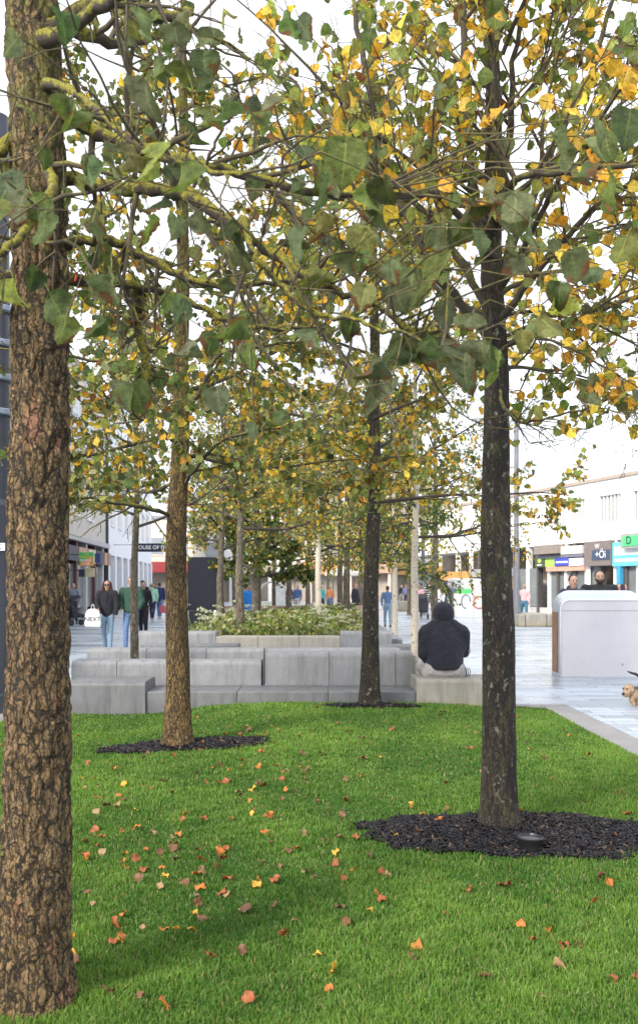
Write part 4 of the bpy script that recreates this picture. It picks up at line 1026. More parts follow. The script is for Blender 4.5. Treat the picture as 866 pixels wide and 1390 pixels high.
pushchair('black pushchair by the shop doorway at the far left', XP(104, 34.5), 34.5, .8)
# walkers and sitters on the right and in the distance
person('woman in long pink coat pushing a pushchair beyond the white birch', XP(568, 43), 43, 1.62, PI, hair=(.35, .2, .12), hairlen=.15, top=('pink_coat', (.62, .32, .36)), topbulk=.05, toplen=.34, legs=('black_leggings', (.02, .02, .03)), vox=.022)
pushchair('black pushchair pushed by the pink-coated woman', XP(574, 41.5), 41.5, 1.4)
person('tall man in black and white checked shirt and grey trousers walking away', XP(583, 44), 44, 1.82, PI, hair=(.15, .09, .06), top=('checked_shirt', (.02, .02, .025), dict(stripes=(9, (.5, .5, .5)))), topbulk=.02, width=1.15, legs=('grey_trousers', (.22, .21, .2)), vox=.022, arms=((.0, .3), (.0, .3)))
person('person in white top and dark cap right of the checked shirt', XP(596, 42), 42, 1.58, PI, hair=(.05, .04, .05), top=('white_top', (.66, .62, .66)), topbulk=.03, legs=('cream_trousers', (.5, .46, .44)), vox=.022)
person('person in slate blue top left of the white hoarding', XP(614, 47), 47, 1.70, PI*.9, hair=(.15, .1, .08), top=('slate_top', (.12, .14, .24)), legs=('grey_trousers', (.22, .21, .2)), vox=.022)
person('person in pink top and blue jeans right of the grey lamp column', XP(711, 37.5), 37.5, 1.62, PI, hair=(.35, .24, .15), top=('pale_pink_top', (.68, .42, .44)), legs=('teal_jeans', (.07, .17, .25)), vox=.02)
person('woman with tied-back dark hair in navy hooded coat behind the white cabinet', XP(777.5, 15.9), 15.9, 1.72, .06, hair=(.025, .018, .018), top=('navy_coat', (.03, .03, .06)), topbulk=.03, legs=('dark_trousers', (.03, .03, .04)), face=True, vox=.013, hood=True, width=.95)
person('heavy-set bearded man in black T-shirt and dark cap behind the white cabinet', XP(813, 16.2), 16.2, 1.80, -.12, skin='fair', hair=(.02, .018, .018), top=('black_tshirt', (.018, .018, .022)), topbulk=.05, legs=('dark_trousers', (.03, .03, .04)), face=True, beard=True, vox=.013, width=1.3)
person('dark-haired person passing behind the right end of the cabinet', XP(846, 27), 27, 1.60, 1.2, hair=(.03, .02, .025), hairlen=.25, top=('black_coat', (.02, .02, .03)), legs=('dark_trousers', (.03, .03, .04)), vox=.02)
person('person in red and white near the blue shop pillar', XP(839, 40), 40, 1.66, .3, hair=(.12, .07, .05), top=('red_top', (.5, .12, .10)), legs=('dark_trousers', (.03, .03, .04)), vox=.022)
person('person in bright blue coat standing behind the flower planter', XP(339, 29.5), 29.5, 1.60, .4, hair=(.04, .03, .03), top=('bright_blue_coat', (.03, .22, .62)), topbulk=.04, toplen=.36, legs=('dark_trousers', (.03, .03, .04)), vox=.02)
person('person in purple top among the far stalls', XP(392, 48), 48, 1.62, .2, hair=(.05, .03, .04), top=('purple_top', (.06, .04, .12)), legs=('dark_trousers', (.03, .03, .04)), vox=.024)
person('person in blue jacket with pale hair among the far stalls', XP(404, 46), 46, 1.62, -.4, hair=(.4, .36, .3), top=('blue_jacket', (.07, .13, .30)), legs=('white_trousers', (.5, .5, .5)), vox=.024)
person('person in turquoise top behind the cream birch', XP(436, 46), 46, 1.62, .8, hair=(.1, .06, .04), top=('turquoise_top', (.04, .45, .45)), legs=('dark_trousers', (.03, .03, .04)), vox=.024)
person('person in orange top right of the cream birch', XP(448, 49), 49, 1.60, -.3, hair=(.3, .2, .12), top=('orange_top', (.60, .25, .12)), legs=('blue_jeans', (.12, .19, .36)), vox=.024)
person('person in black dress left of the trunk before the benches', XP(482, 38), 38, 1.66, 1.1, hair=(.3, .1, .05), top=('black_coat', (.02, .02, .03)), topbulk=.04, toplen=.3, legs=('black_leggings', (.02, .02, .03)), vox=.022)
person('person in denim blue right of the trunk before the benches', XP(526, 33), 33, 1.55, PI, hair=(.1, .07, .05), top=('denim_top', (.12, .2, .38)), legs=('pale_jeans', (.22, .32, .42)), vox=.022)
person('small dark figure on the far paving under the weeping birch', XP(551, 66), 66, 1.7, 0, hair=(.05, .04, .04), top=('slate_top', (.12, .14, .24)), legs=('dark_trousers', (.03, .03, .04)), vox=.028)
person('small figure in black with pale bag far beyond the weeping birch', XP(545, 70), 70, 1.7, .5, hair=(.05, .04, .04), top=('black_coat', (.02, .02, .03)), legs=('grey_trousers', (.22, .21, .2)), vox=.028)

def seated_man():
    Y = 10.50; base = Vector((XP(603, Y), Y, .435)); root = empty('person', base, 0, 'person in black hoodie, hood up, seated on the granite block with back to us', 'person')
    L = lambda px, py, dy=0: P(px, py, Y)+Vector((0, dy, 0))-base     # photo position at the bench, then local
    B = MB()
    B.capsule(L(603, 900), L(603, 880), (.15, .10), (.15, .10)); B.capsule(L(603, 880), L(603, 866, .05), (.15, .10), (.13, .08))
    B.capsule(L(603, 850, .06), L(603, 838, .10), .06); B.capsule(L(603, 838, .13), L(603, 829, .12), (.075, .09))
    kn, an = {}, {}
    for s, px in ((1, 616), (-1, 590)):
        hip = L(px, 909, 0); kn[s] = Vector((hip.x+.09*s, .47, .08)); an[s] = Vector((kn[s].x+.01*s, .50, -.34))
        B.capsule(hip, kn[s], .085, .06); B.capsule(kn[s], an[s], .055, .04); B.capsule(an[s]-Vector((0, 0, .04)), an[s]+Vector((0, .15, -.06)), .035)
        sh = L(603+21*s, 864, .03); el = L(603+32*s, 884, .06) if s > 0 else L(603-31*s*-1, 882, .02); wr = Vector((.10*s, .34, el.z-.02))
        B.capsule(sh, el, .05, .042); B.capsule(el, wr, .042, .03); hand(B, wr, wr-el, s)
    remeshed('body', B, skin_mat('fair'), root, .010, 3)
    H = MB()
    H.stack([(L(603, 908.5), .215, .165), (L(603, 906), .226, .172), (L(603, 896), .226, .172), (L(603, 884, .01), .228, .17), (L(603, 872, .025), .236, .17), (L(603, 862, .04), .232, .155), (L(603, 855, .05), .195, .135), (L(603, 849, .06), .145, .125), (L(603, 843, .07), .115, .12)])
    H.capsule(L(591, 850, .05), L(615, 850, .05), .085)
    for s in (1, -1): H.capsule(L(603+12*s, 851, .05), L(603+23*s, 859, .04), .088, .095); H.capsule(L(603+23*s, 859, .04), L(603+17*s, 884, .01), .10, .09)
    for s in (1, -1):
        sh = L(603+25*s, 861, .03)
        if s > 0: el = L(631, 886, .07); wr = L(622, 889, .33)
        else: el = L(574, 888, -.02); wr = L(586, 904, .20)
        H.capsule(sh, el, .094, .066); H.capsule(el, el.lerp(wr, .9), .062, .045)
    m = NB('black_hoodie'); c = m.coord(); n1 = m.noise(m.coord((1, 1, .6)), 9, 4, .55, 1.6); n2 = m.noise(c, 160, 3)
    col = m.mix(n2, (.010, .011, .019), (.020, .021, .034)); hm = m.pbr(col, .92, 0, m.bump(m.math('ADD', n1, m.math('MULTIPLY', n2, .06)), .9, .055)); m.p.inputs['Sheen Weight'].default_value = .25
    m.p.inputs['Sheen Tint'].default_value = (.3, .32, .5, 1)
    remeshed('hoodie', H, hm, root, .010, 4)
    hd = MB(); hd.capsule(L(603, 835, .08), L(603, 831.5, .08), (.133, .14), (.131, .14)); hd.capsule(L(595, 846, .03), L(611, 846, .03), .066); remeshed('hood', hd, hm, root, .009, 3)
    T_ = MB(); T_.capsule(L(590, 908, .0), L(616, 908, .0), .135, xd=(0, 1, 0)); T_.capsule(L(583, 913, .02), L(623, 913, .02), .10)
    for s, px in ((1, 616), (-1, 590)):
        T_.capsule(L(px, 912, .02), kn[s], .105, .082); T_.capsule(kn[s], an[s]+Vector((0, 0, .02)), .08, .06)
    tr = remeshed('trousers', T_, cloth('grey_joggers', (.36, .34, .335), scale=10, dist=.03), root, .011, 3)
    bl = plain('black_stripe', (.012, .012, .014), .7)
    for q in range(3):
        m = MB(); x0 = 629.5+q*3.0
        m.tube([L(x0, 904+q*1.2, -.045+q*.012), L(x0+2.0, 909+q*.6, -.055+q*.018), L(x0+2.2, 914, -.06+q*.03), L(x0+.8, 919, -.055+q*.03)], .0045, 5); m.build('stripe', bl, tr, smooth=True)
    for s in (1, -1):
        S = MB(); S.capsule(an[s]+Vector((0, -.03, -.06)), an[s]+Vector((0, .18, -.065)), (.048, .04), (.045, .03)); remeshed('shoe', S, cloth('shoe_w', (.5, .5, .5)), root, .012, 2)
seated_man()

# ================================================================= DOG
def dog():
    Y = 11.25; base = Vector((XP(862, Y), Y, 0)); root = empty('dog', base, 0, 'small tan terrier with grey-black back trotting left past the cabinet', 'dog')
    L = lambda px, py, dy=0: P(px, py, Y)+Vector((0, dy, 0))-base
    B = MB()
    B.capsule(L(861, 942, .0), L(880, 940, .18), (.075, .08), (.07, .075), xd=(0, 1, 0)); B.capsule(L(880, 940, .18), L(893, 940, .27), (.07, .075), (.065, .07), xd=(0, 1, 0))
    B.capsule(L(858, 939), L(853, 936, -.02), .066, .058)                       # neck
    B.capsule(L(853, 935, -.03), L(850, 935, -.05), .060, .056)                  # skull
    B.capsule(L(848, 938, -.07), L(843.5, 940.5, -.10), .038, .026)              # muzzle
    B.capsule(L(848, 942, -.07), L(844.5, 943.5, -.09), .026, .018)              # beard of the jaw
    # fore legs: left one reaching back, right one on the ground
    B.capsule(L(857, 945, -.02), L(854.5, 950, -.05), .034, .022); B.capsule(L(854.5, 950, -.05), L(858.5, 955.5, -.04), .022, .017); B.capsule(L(858.5, 955.5, -.04), L(857, 956, -.06), .018)
    B.capsule(L(863, 945, .07), L(864, 950, .06), .034, .023); B.capsule(L(864, 950, .06), L(864.5, 955.5, .05), .022, .018); B.capsule(L(864.5, 955.6, .05), L(862.5, 955.8, .03), .018)
    for dx, dy in ((0, 0), (5, .09)):                                             # hind legs with hock
        B.capsule(L(889+dx, 943, .2+dy), L(886+dx, 949, .15+dy), .045, .03); B.capsule(L(886+dx, 949, .15+dy), L(891+dx, 951.5, .2+dy), .024, .018)
        B.capsule(L(891+dx, 951.5, .2+dy), L(889+dx, 956, .19+dy), .017, .017); B.capsule(L(889+dx, 956, .19+dy), L(886+dx, 956.3, .17+dy), .018)
    fm = NB('terrier_coat'); c = fm.coord(); s3 = fm.add('ShaderNodeSeparateXYZ'); fm.l.new(c, s3.inputs[0])
    n = fm.noise(c, 35, 4, .7)
    hi = fm.math('ADD', s3.outputs[2], fm.math('MULTIPLY', fm.math('SUBTRACT', n, .5), .12))
    back = fm.math('MULTIPLY', fm.ramp(hi, [(.185, 0), (.215, 1)]), fm.ramp(fm.math('ADD', s3.outputs[0], .5), [(.445, 0), (.475, 1)]))
    tan = fm.mix(n, (.30, .17, .09), (.62, .48, .34)); col = fm.mix(back, tan, (.07, .065, .07)); coat = fm.pbr(col, .9)
    body = remeshed('body', B, coat, root, .009, 2)
    # shaggy coat
    me = body.data; nv = len(me.vertices); co = np.zeros(nv*3); no = np.zeros(nv*3); me.vertices.foreach_get('co', co); me.vertices.foreach_get('normal', no); co = co.reshape(-1, 3); no = no.reshape(-1, 3)
    r = RNG; ii = r.integers(0, nv, 7000); p = co[ii]; d = no[ii]*.6+np.array([.35, .1, -.55])+r.normal(0, .35, (7000, 3)); d /= np.linalg.norm(d, axis=1, keepdims=True)
    ln = r.uniform(.012, .03, 7000)[:, None]; sd = np.cross(d, r.normal(0, 1, (7000, 3))); sd /= np.linalg.norm(sd, axis=1, keepdims=True)
    V = np.stack([p-sd*.002, p+sd*.002, p+d*ln], 1).reshape(-1, 3); raw_mesh('fur', V, np.arange(21000), np.arange(7000)*3, np.full(7000, 3), coat, body)
    for px, dy in ((850.2, -.03), (853.2, -.10)):
        pass
    dk = plain('dog_dark', (.012, .01, .012), .25)
    MB().capsule(L(841.5, 940.2, -.115), L(840.9, 940.3, -.115), .017, n=10, rings=4).build('nose', dk, root, smooth=True)
    MB().capsule(L(846.8, 933.6, -.100), L(846.9, 933.6, -.100), .011, n=8, rings=3).build('eye', dk, root, smooth=True)
    MB().capsule(L(842.6, 933.4, -.07), L(842.7, 933.4, -.07), .010, n=8, rings=3).build('eye', dk, root, smooth=True)
    for px, dy in ((852, -.08), (857, .03)):
        e = MB(); e.capsule(L(px, 931.5, dy), L(px+2, 937, dy-.015), (.022, .01), (.026, .008)); remeshed('ear', e, coat, root, .006, 2)
    t = MB(); t.tube([L(896, 936, .3), L(885, 925, .3), L(873, 918, .29), L(866, 916, .28), L(861, 914, .27)], [.022, .02, .018, .014, .006], 8); t.build('tail', plain('tail_fur', (.025, .022, .028), .9, bump=.01), root, smooth=True)
dog()

# ================================================================= CABINET
def cabinet():
    x0, x1 = XP(759, 14.88), 5.55; root = empty('street_cabinet', ((x0+x1)/2, 14.88, 0), 0, 'white rounded street cabinet with brown side panel on the wet paving', 'cabinet')
    w = (x1-x0)/2
    wp = plain('cabinet_white', (.56, .55, .575), .3, var=.06, scale=1.6); sv = plain('cabinet_silver_sky_tint', (.50, .55, .62), .22, .35, var=.05, scale=2)  # shell colour carries a blue tint standing in for reflected sky
    def rr(hw, h, r, n=8):
        p = [(-hw, 0.0), (hw, 0.0)]
        p += [(hw-r+r*math.cos(a), h-r+r*math.sin(a)) for a in [PI/2*k_/n for k_ in range(n+1)]]
        p += [(-hw+r+r*math.cos(a), h-r+r*math.sin(a)) for a in [PI/2+PI/2*k_/n for k_ in range(n+1)]]
        return p
    # shell: lofted from the front frame back and up to the taller rear
    secs = [(0, w-.0, 1.295, .17), (.05, w+.012, 1.325, .19), (.15, w+.02, 1.38, .24), (.28, w+.022, 1.425, .28), (.34, w+.022, 1.445, .30), (.40, w+.022, 1.445, .30)]
    m = MB(); N = 0
    for (y, hw, h, r) in secs:
        p = rr(hw, h, r); N = len(p)
        for (x, z) in p: m.v.append((x, y, z))
    for k_ in range(len(secs)-1):
        for j in range(1, N): a = k_*N+j; b_ = k_*N+(j+1) % N; m.f.append((b_, a, a+N, b_+N))
    m.f.append(tuple(range((len(secs)-1)*N, len(secs)*N))[::-1])
    m.build('shell', sv, root, smooth=True)
    rim = [(x, -.012, z) for x, z in rr(w-.012, 1.283, .16)]; m = MB(); m.tube(rim[1:]+[rim[0]], .014, 8); m.build('rim', plain('cabinet_rim', (.74, .73, .72), .3, var=.02), root, smooth=True)
    m = MB(); m.prism([(x, z) for x, z in rr(w-.02, 1.275, .155) if True][0:0] or [(x, max(z, 0)) for x, z in rr(w-.02, 1.275, .155)], -.008, .02); m.build('front_panel', wp, root)
    m = MB().span(-w+.025, w-.025, -.0115, -.0085, 1.098, 1.106); m.build('seam', plain('seam_grey', (.25, .25, .26), .6), root)
    m = MB().span(-w+.0, w, -.006, .38, -.0, .035); m.build('plinth', plain('plinth_grey', (.22, .20, .20), .6), root)
    m = MB().span(-w-.032, -w-.0225, .05, .36, .06, 1.08); m.build('side_panel', plain('brown_timber', (.27, .14, .085), .6, var=.2), root)
    m = MB(); m.tube([(XP(844, 14.88)-(x0+x1)/2, -.014, ZP(902, 14.88)), (XP(844, 14.88)-(x0+x1)/2, -.006, ZP(902, 14.88))], .014, 12); m.build('lock', plain('brass_lock', (.25, .2, .1), .4, .6), root)
cabinet()

# ================================================================= STREET FURNITURE
def lamp_column(label, px, Y, r, h, mat, base=True, arm=False, name='lamp_column'):
    root = empty(name, (XP(px, Y), Y, 0), 0, label, 'lamp post'); m = MB(); m.lathe((0, 0, 0), [(r*1.12, 0), (r*1.12, .25), (r, .27), (r, h*.35), (r*.8, h*.36), (r*.72, h)], 24); m.build('pole', mat, root, smooth=False)
    if arm:
        m = MB(); m.tube([(0, 0, h-.3), (.5, 0, h-.1), (1.3, 0, h)], .045, 8); m.build('arm', mat, root, smooth=True)
        m = MB(); m.quadbox((1.45, 0, h+.01), (.6, .3, .09)); m.build('lamp_head', mat, root, bevel=.02)
    return root
dkp = plain('dark_painted_steel', (.055, .06, .08), .35, .3, var=.1)
lc = lamp_column('thick dark steel column at the left edge behind the nearest trunk', -4, 10.35, .195, 7.0, dkp, arm=False, name='steel_column')
for z in (3.5, 3.9, 4.3, 4.7, 5.1): MB().lathe((0, 0, z), [(.20, 0), (.215, .01), (.215, .06), (.20, .07)], 24).build('band', plain('pale_blue_steel', (.28, .33, .42), .35, .2), lc)
m = MB().span(-.06, .17, -.205, -.199, ZP(748, 10.3), ZP(738, 10.3)); m.build('label_plate', plain('white_plate', (.75, .75, .75), .5), lc)
text('lettering', 'C', .08, plain('black_print', (.02, .02, .02)), lc, (.10, -.208, ZP(743, 10.3)))
gp = plain('grey_painted_steel', (.20, .20, .23), .4, .2)
lamp_column('slim grey lamp column between the dark trunk and the pink-topped walker', 700.5, 34.5, .12, 8.6, gp)
lamp_column('thin grey lamp column right behind the white birch', 574, 48, .13, 8.0, gp)
lamp_column('thin grey pole beside the dark display board', 299, 26, .06, 4.2, gp, arm=False, name='pole')
def stone_seat(label, px0, px1, Y, h, d=1.2): 
    x0, x1 = XP(px0, Y), XP(px1, Y); o = MB().quadbox((0, 0, h/2), (x1-x0, d, h)).build('stone_bench', M['stone_warm'], bevel=.05, loc=((x0+x1)/2, Y+d/2, 0)); tag(o, label, 'bench', 'pale stone seats on the far paving')
stone_seat('pale stone seat at the foot of the grey lamp column', 704, 713, 33.6, .47); stone_seat('long pale stone seat left of the white cabinet', 713.5, 742, 33.6, .50); stone_seat('pale stone seat touching the left edge of the white cabinet', 742.5, 765, 33.6, .47)
stone_seat('grey stone seat far beyond the weeping birch', 540, 566, 55, .62)
def billboard():
    Y = 24.0; x0, x1 = XP(255, Y), XP(297, Y); root = empty('display_board', ((x0+x1)/2, Y, 0), 0, 'dark free-standing display board right of the amber-lit trunk', 'display board'); w = (x1-x0)/2
    MB().span(-w, w, 0, .28, ZP(829, Y), ZP(756, Y)).build('case', plain('dark_case', (.015, .016, .03), .5), root, bevel=.02)
    MB().span(-w+.05, w-.05, -.012, -.002, ZP(826, Y), ZP(759, Y)).build('screen', plain('dark_screen', (.012, .013, .028), .45, var=.2, scale=1.5), root)
    MB().span(-w+.02, w-.02, .04, .24, 0, ZP(829.5, Y)).build('plinth', plain('dark_plinth', (.02, .02, .028), .5), root)
    MB().span(w-.015, w+.0, -.02, -.003, ZP(829, Y), ZP(756, Y)).build('trim', plain('silver_trim', (.55, .56, .6), .3, .4), root)
billboard()
o = empty('bollard', (XP(292.5, 21.5), 21.5, .5), 0, 'short white post among the flowers by the display board', 'post'); MB().lathe((0, 0, 0), [(.035, 0), (.035, .42), (.025, .44)], 12).build('post_shaft', plain('white_post', (.7, .7, .7), .5), o)
# ground spotlight in mulch
sx, sy = XP(719, 4.66), 4.66; root = empty('ground_spotlight', (sx, sy, lz(sx, sy)), 0, 'small black ground spotlight half sunk in the front right mulch ring', 'light fitting'); bk = plain('black_plastic', (.012, .012, .013), .35)
MB().lathe((0, 0, 0), [(.060, 0), (.062, .05), (.068, .085), (.062, .09), (.058, .082)], 24).build('housing', bk, root); MB().lathe((0, 0, .076), [(.055, 0), (.055, .004)], 24).build('lens', plain('dark_glass', (.015, .015, .018), .5), root)
# red tie on near trunk
tie = MB(); c_ = P(104, 376, 2.88)
tie.tube([c_+Vector((math.cos(a)*.012-.01, -.01, math.sin(a)*.024)) for a in [PI*.5-k_*.22 for k_ in range(12)]], .003, 6); o = tie.build('plastic_tie', plain('red_plastic', (.65, .02, .02), .4), smooth=True); tag(o, 'small curled red plastic tie on the nearest trunk among the branches', 'tie')
# white hoarding
def hoarding():
    Y = 44; x0, x1 = XP(621, Y), XP(664, Y); root = empty('stall', ((x0+x1)/2, Y, 0), 0, 'white panelled stall with green emblem between the hooded person and dark trunk', 'stall'); w = (x1-x0)/2
    wh = plain('white_board', (.74, .74, .72), .5, var=.04)
    MB().span(-w, w, 0, 1.4, .0, ZP(806, Y)).build('wall', wh, root, bevel=.03)
    m = MB(); m.prism([(-w*.95, ZP(806, Y)), (-w*.05, ZP(806, Y)), (-w*.2, ZP(799, Y)), (-w*.8, ZP(799, Y))], .05, 1.3); m.build('canopy', plain('green_canvas', (.10, .50, .16), .6), root)
    MB().span(-.015, .015, -.012, -.002, .05, ZP(807, Y)).build('joint', gp, root)
    m = MB(); m.tube([(w*.35+.3*math.cos(a), -.02, .75+.3*math.sin(a)) for a in [2*PI*k_/20 for k_ in range(21)]], .05, 6); m.tube([(w*.35+.42+.26*math.cos(a), -.02, .55+.26*math.sin(a)) for a in [2*PI*k_/20 for k_ in range(21)]], .05, 6); m.build('emblem', plain('emblem_red', (.45, .20, .16), .6), root, smooth=True)
    m = MB(); m.tube([(-w*.5+.22*math.cos(a), -.02, .8+.34*math.sin(a)) for a in [2*PI*k_/20 for k_ in range(16)]], .045, 6); m.build('emblem', plain('emblem_grey', (.25, .27, .28), .6), root, smooth=True)
hoarding()
def van(label, px, Y):
    root = empty('parked_van', (XP(px, Y), Y, 0), 0, label, 'van'); wh = plain('van_white', (.7, .7, .7), .3)
    MB().prism([(-1.6, .35), (1.6, .35), (1.6, 1.0), (1.25, 1.25), (.85, 1.95), (-1.55, 2.0), (-1.6, 1.6)], -.9, .9).build('body', wh, root, bevel=.08)
    MB().prism([(.55, 1.3), (1.15, 1.3), (.80, 1.85), (.55, 1.85)], -.92, -.903).build('window', plain('van_glass', (.03, .035, .04), .1), root)
    for x in (-1.05, 1.05): MB().tube([(x, -.93, .35), (x, -.72, .35)], .33, 20).build('wheel', plain('black_rubber', (.02, .02, .02), .6), root)
van('white van parked beyond the white panelled stall', 648, 50)

# far stalls in the middle distance
def gazebo(label, px, Y, w, h, colr, name='parasol', n=8):
    root = empty(name, (XP(px, Y), Y, 0), 0, label, 'parasol', 'cafe parasols at the end of the square'); MB().tube([(0, 0, 0), (0, 0, h)], .03, 8).build('pole', gp, root)
    m = MB(); m.v = [(0, 0, h+.05)]+[(w*math.cos(2*PI*k_/n), w*math.sin(2*PI*k_/n), h-.5) for k_ in range(n)]+[(w*math.cos(2*PI*k_/n), w*math.sin(2*PI*k_/n), h-.7) for k_ in range(n)]
    m.f = [(0, 1+k_, 1+(k_+1) % n) for k_ in range(n)]+[(1+k_, n+1+k_, n+1+(k_+1) % n, 1+(k_+1) % n) for k_ in range(n)]; m.build('canopy', plain('canvas_%d' % int(colr[0]*100+colr[1]*10), colr, .8), root)
for a in [('white cafe parasol at the left of the far terrace', 400, 56, 1.7, 3.0, (.72, .70, .66)), ('coral red cafe parasol behind the cream birch', 424, 60, 1.9, 3.2, (.55, .16, .11)), ('orange cafe parasol right of the cream birch', 452, 58, 1.8, 3.0, (.60, .27, .10)), ('white cafe parasol left of the trunk before the benches', 478, 55, 1.7, 2.9, (.74, .71, .68)), ('pale pink cafe parasol at the far end of the terrace', 440, 68, 2.1, 3.9, (.66, .42, .36))]: gazebo(*a)
def arch():
    Y = 40; root = empty('bench_shelter', (XP(370, Y), Y, 0), 0, 'pale arched shelter frame beyond the planter', 'shelter'); pc = plain('pale_frame', (.62, .6, .52), .5)
    for yy in (0, 1.0):
        MB().tube([(-.75, yy, 0)]+[(-.75*math.cos(a), yy, .9+.85*math.sin(a)) for a in [PI*k_/14 for k_ in range(15)]]+[(.75, yy, 0)], .045, 6).build('hoop', pc, root, smooth=True)
    MB().span(-.05, .55, .2, .9, .5, 1.55).build('panel', plain('white_panel', (.78, .78, .76), .5), root, bevel=.02); MB().span(-.65, .0, .1, .8, .45, .85).build('seat', plain('white_panel2', (.72, .72, .66), .5), root, bevel=.03)
arch()

# ================================================================= BUILDINGS
glass = NB('shop_glass'); n = glass.noise(glass.coord(), .8, 3); glass = glass.pbr(glass.mix(n, (.10, .12, .13), (.26, .27, .27)), .12)
wglass = NB('window_glass'); n = wglass.noise(wglass.coord(), 1.5, 3); wglass = wglass.pbr(wglass.mix(n, (.20, .22, .25), (.42, .44, .48)), .15)
def right_terrace():
    nrm = math.hypot(.34, 1); ang = math.atan2(-1, .34); Y0 = 43.4; X0 = 15.6
    root = empty('shop_terrace', (X0, Y0, 0), ang, 'long white flat-roofed shop building along the right side of the square', 'building')
    def Yof(px): return (12+.34*54)/((px-CX)/F+.34)
    def U(px): return -(Yof(px)-Y0)*nrm
    def Zf(px, py): return ZP(py, Yof(px))
    ue, us = U(560), 14.0; wh = plain('white_render', (.88, .87, .85), .7, var=.04, scale=.6, bump=.01); top = 7.05
    def bx(name, u0, u1, d0, d1, z0, z1, mat, par=root, bev=0): return MB().span(min(u0, u1), max(u0, u1), d0, d1, z0, z1).build(name, mat, par, bevel=bev)
    # upper wall as a sheet of piers and spandrels round the windows
    pxw = [(745, 768), (772, 796), (812, 842), (858, 890), (915, 960)]
    zs0, zs1 = 4.75, 6.25; bx('wall', ue, us, 0, 12, 6.25, top, wh); bx('wall', ue, us, 0, 12, 3.9, 4.75, wh)
    edges = [ue]+[e for a, b_ in pxw for e in (U(a), U(b_))]+[us]
    for k_ in range(0, len(edges), 2): bx('wall', edges[k_], edges[k_+1], 0, 12, 4.75, 6.25, wh)
    for a, b_ in pxw:
        u0, u1 = U(a), U(b_); wd = bx('window', u0, u1, .18, .30, zs0, zs1, wglass); nb = 6
        fr = MB()
        for q in range(nb+1): c = u0+(u1-u0)*q/nb; fr.span(c-.045, c+.045, .08, .176, zs0, zs1)
        fr.span(u0, u1, .06, .17, zs0, zs0+.07); fr.build('frame', plain('pale_frame_white', (.72, .71, .68), .5), wd)
    bx('parapet', ue, us, -.10, .4, top, top+.16, plain('parapet_tan', (.42, .34, .28), .7))
    bx('roof', ue, us, .42, 12, top, top+.08, gp)
    for px in (798, 700, 640): c = U(px); bx('pier', c-.22, c+.22, -.06, -.002, 0, 6.98, wh)
    # ground floor
    bx('back_wall', ue, us, 2.5, 12, 0, 3.9, plain('shop_interior', (.40, .33, .25), .8, var=.35, scale=.9))
    # goods seen through the glass
    for k_ in range(34):
        u = ue+(us-ue)*k_/34+random.uniform(0, .5); c = random.choice(((.5, .15, .1), (.55, .38, .15), (.06, .06, .08), (.6, .58, .55), (.15, .25, .35), (.3, .2, .12)))
        bx('display', u, u+random.uniform(.3, .9), 1.2, 1.8, .1, random.uniform(.9, 2.0), plain('goods_%d' % int(c[0]*100+c[2]*10), c, .7, var=.4, scale=3))
    xs = [560, 590, 620, 650, 680, 700, 716, 730, 745, 757, 768, 780, 797, 815, 835, 850, 866, 890, 930]
    for k_, (a, b_) in enumerate(zip(xs[:-1], xs[1:])):
        u0, u1 = U(a), U(b_); col = wh if k_ % 2 else plain('dark_mullion', (.10, .09, .09), .5)
        bx('column', u1-.12, u1+.06, -.03, .3, 0, 3.9, col)
        if k_ % 3 != 1: bx('shop_window', u0+.06, u1-.12, .1, .14, .35, 2.6, glass)
        bx('stall_riser', u0+.06, u1-.12, .06, .2, 0, .32, plain('riser_pale', (.5, .48, .45), .6))
    def sign(px0, px1, py0, py1, d, mat, name='sign', par=root):
        c = (px0+px1)/2; return bx(name, U(px0), U(px1), -d, -.004, Zf(c, py1), Zf(c, py0), mat, par)
    def ctr(px, py): return ((U(px)), Zf(px, py))
    wt = plain('white_letter', (.85, .85, .85), .5, var=0)
    s1 = sign(799, 835, 734.5, 768, .30, plain('taupe_sign', (.20, .165, .155), .6)); s1b = bx('sign_inset', U(810), U(834), -.33, -.302, Zf(822, 760), Zf(822, 746.5), plain('slate_blue', (.055, .08, .14), .5), s1)
    u, z = ctr(822.5, 753); text('lettering', '+Öi', .55, wt, s1, (u, -.36, z)); u, z = ctr(817, 742); text('lettering', "W", .36, wt, s1, (u, -.32, z))
    cy = plain('cyan_sign', (.16, .55, .66), .5); s2 = sign(835.5, 885, 735, 768, .22, cy)
    bx('sign_band', U(839), U(880), -.24, -.222, Zf(860, 753), Zf(860, 741), wt, s2); bx('sign_band', U(839), U(880), -.24, -.222, Zf(860, 762), Zf(860, 758), wt, s2)
    s3 = sign(854.5, 892, 724, 744, .55, plain('sign_grey_box', (.33, .33, .32), .6)); bx('sign_face', U(857.5), U(890), -.58, -.552, Zf(873, 741), Zf(873, 727), plain('bright_green', (.10, .56, .22), .5), s3)
    u, z = ctr(866.5, 734); text('lettering', 'D', .55, plain('dark_letter', (.03, .08, .05)), s3, (u, -.61, z))
    sign(736, 768, 740, 752, .6, plain('canopy_taupe', (.27, .23, .20), .7), 'canopy'); sign(768, 797, 741, 752, .35, plain('canopy_white', (.66, .63, .6), .7), 'canopy')
    s4 = sign(731, 742.5, 754, 770, .25, plain('dark_green_grey', (.09, .10, .07), .6)); u, z = ctr(737, 760.5)
    m = MB(); m.tube([(u, -.262, z), (u, -.252, z)], .17, 24); m.build('emblem', plain('lime_green', (.42, .70, .12), .5), s4); u, z = ctr(737, 767); MB().span(u-.25, u+.25, -.262, -.252, z-.03, z+.03).build('lettering', wt, s4)
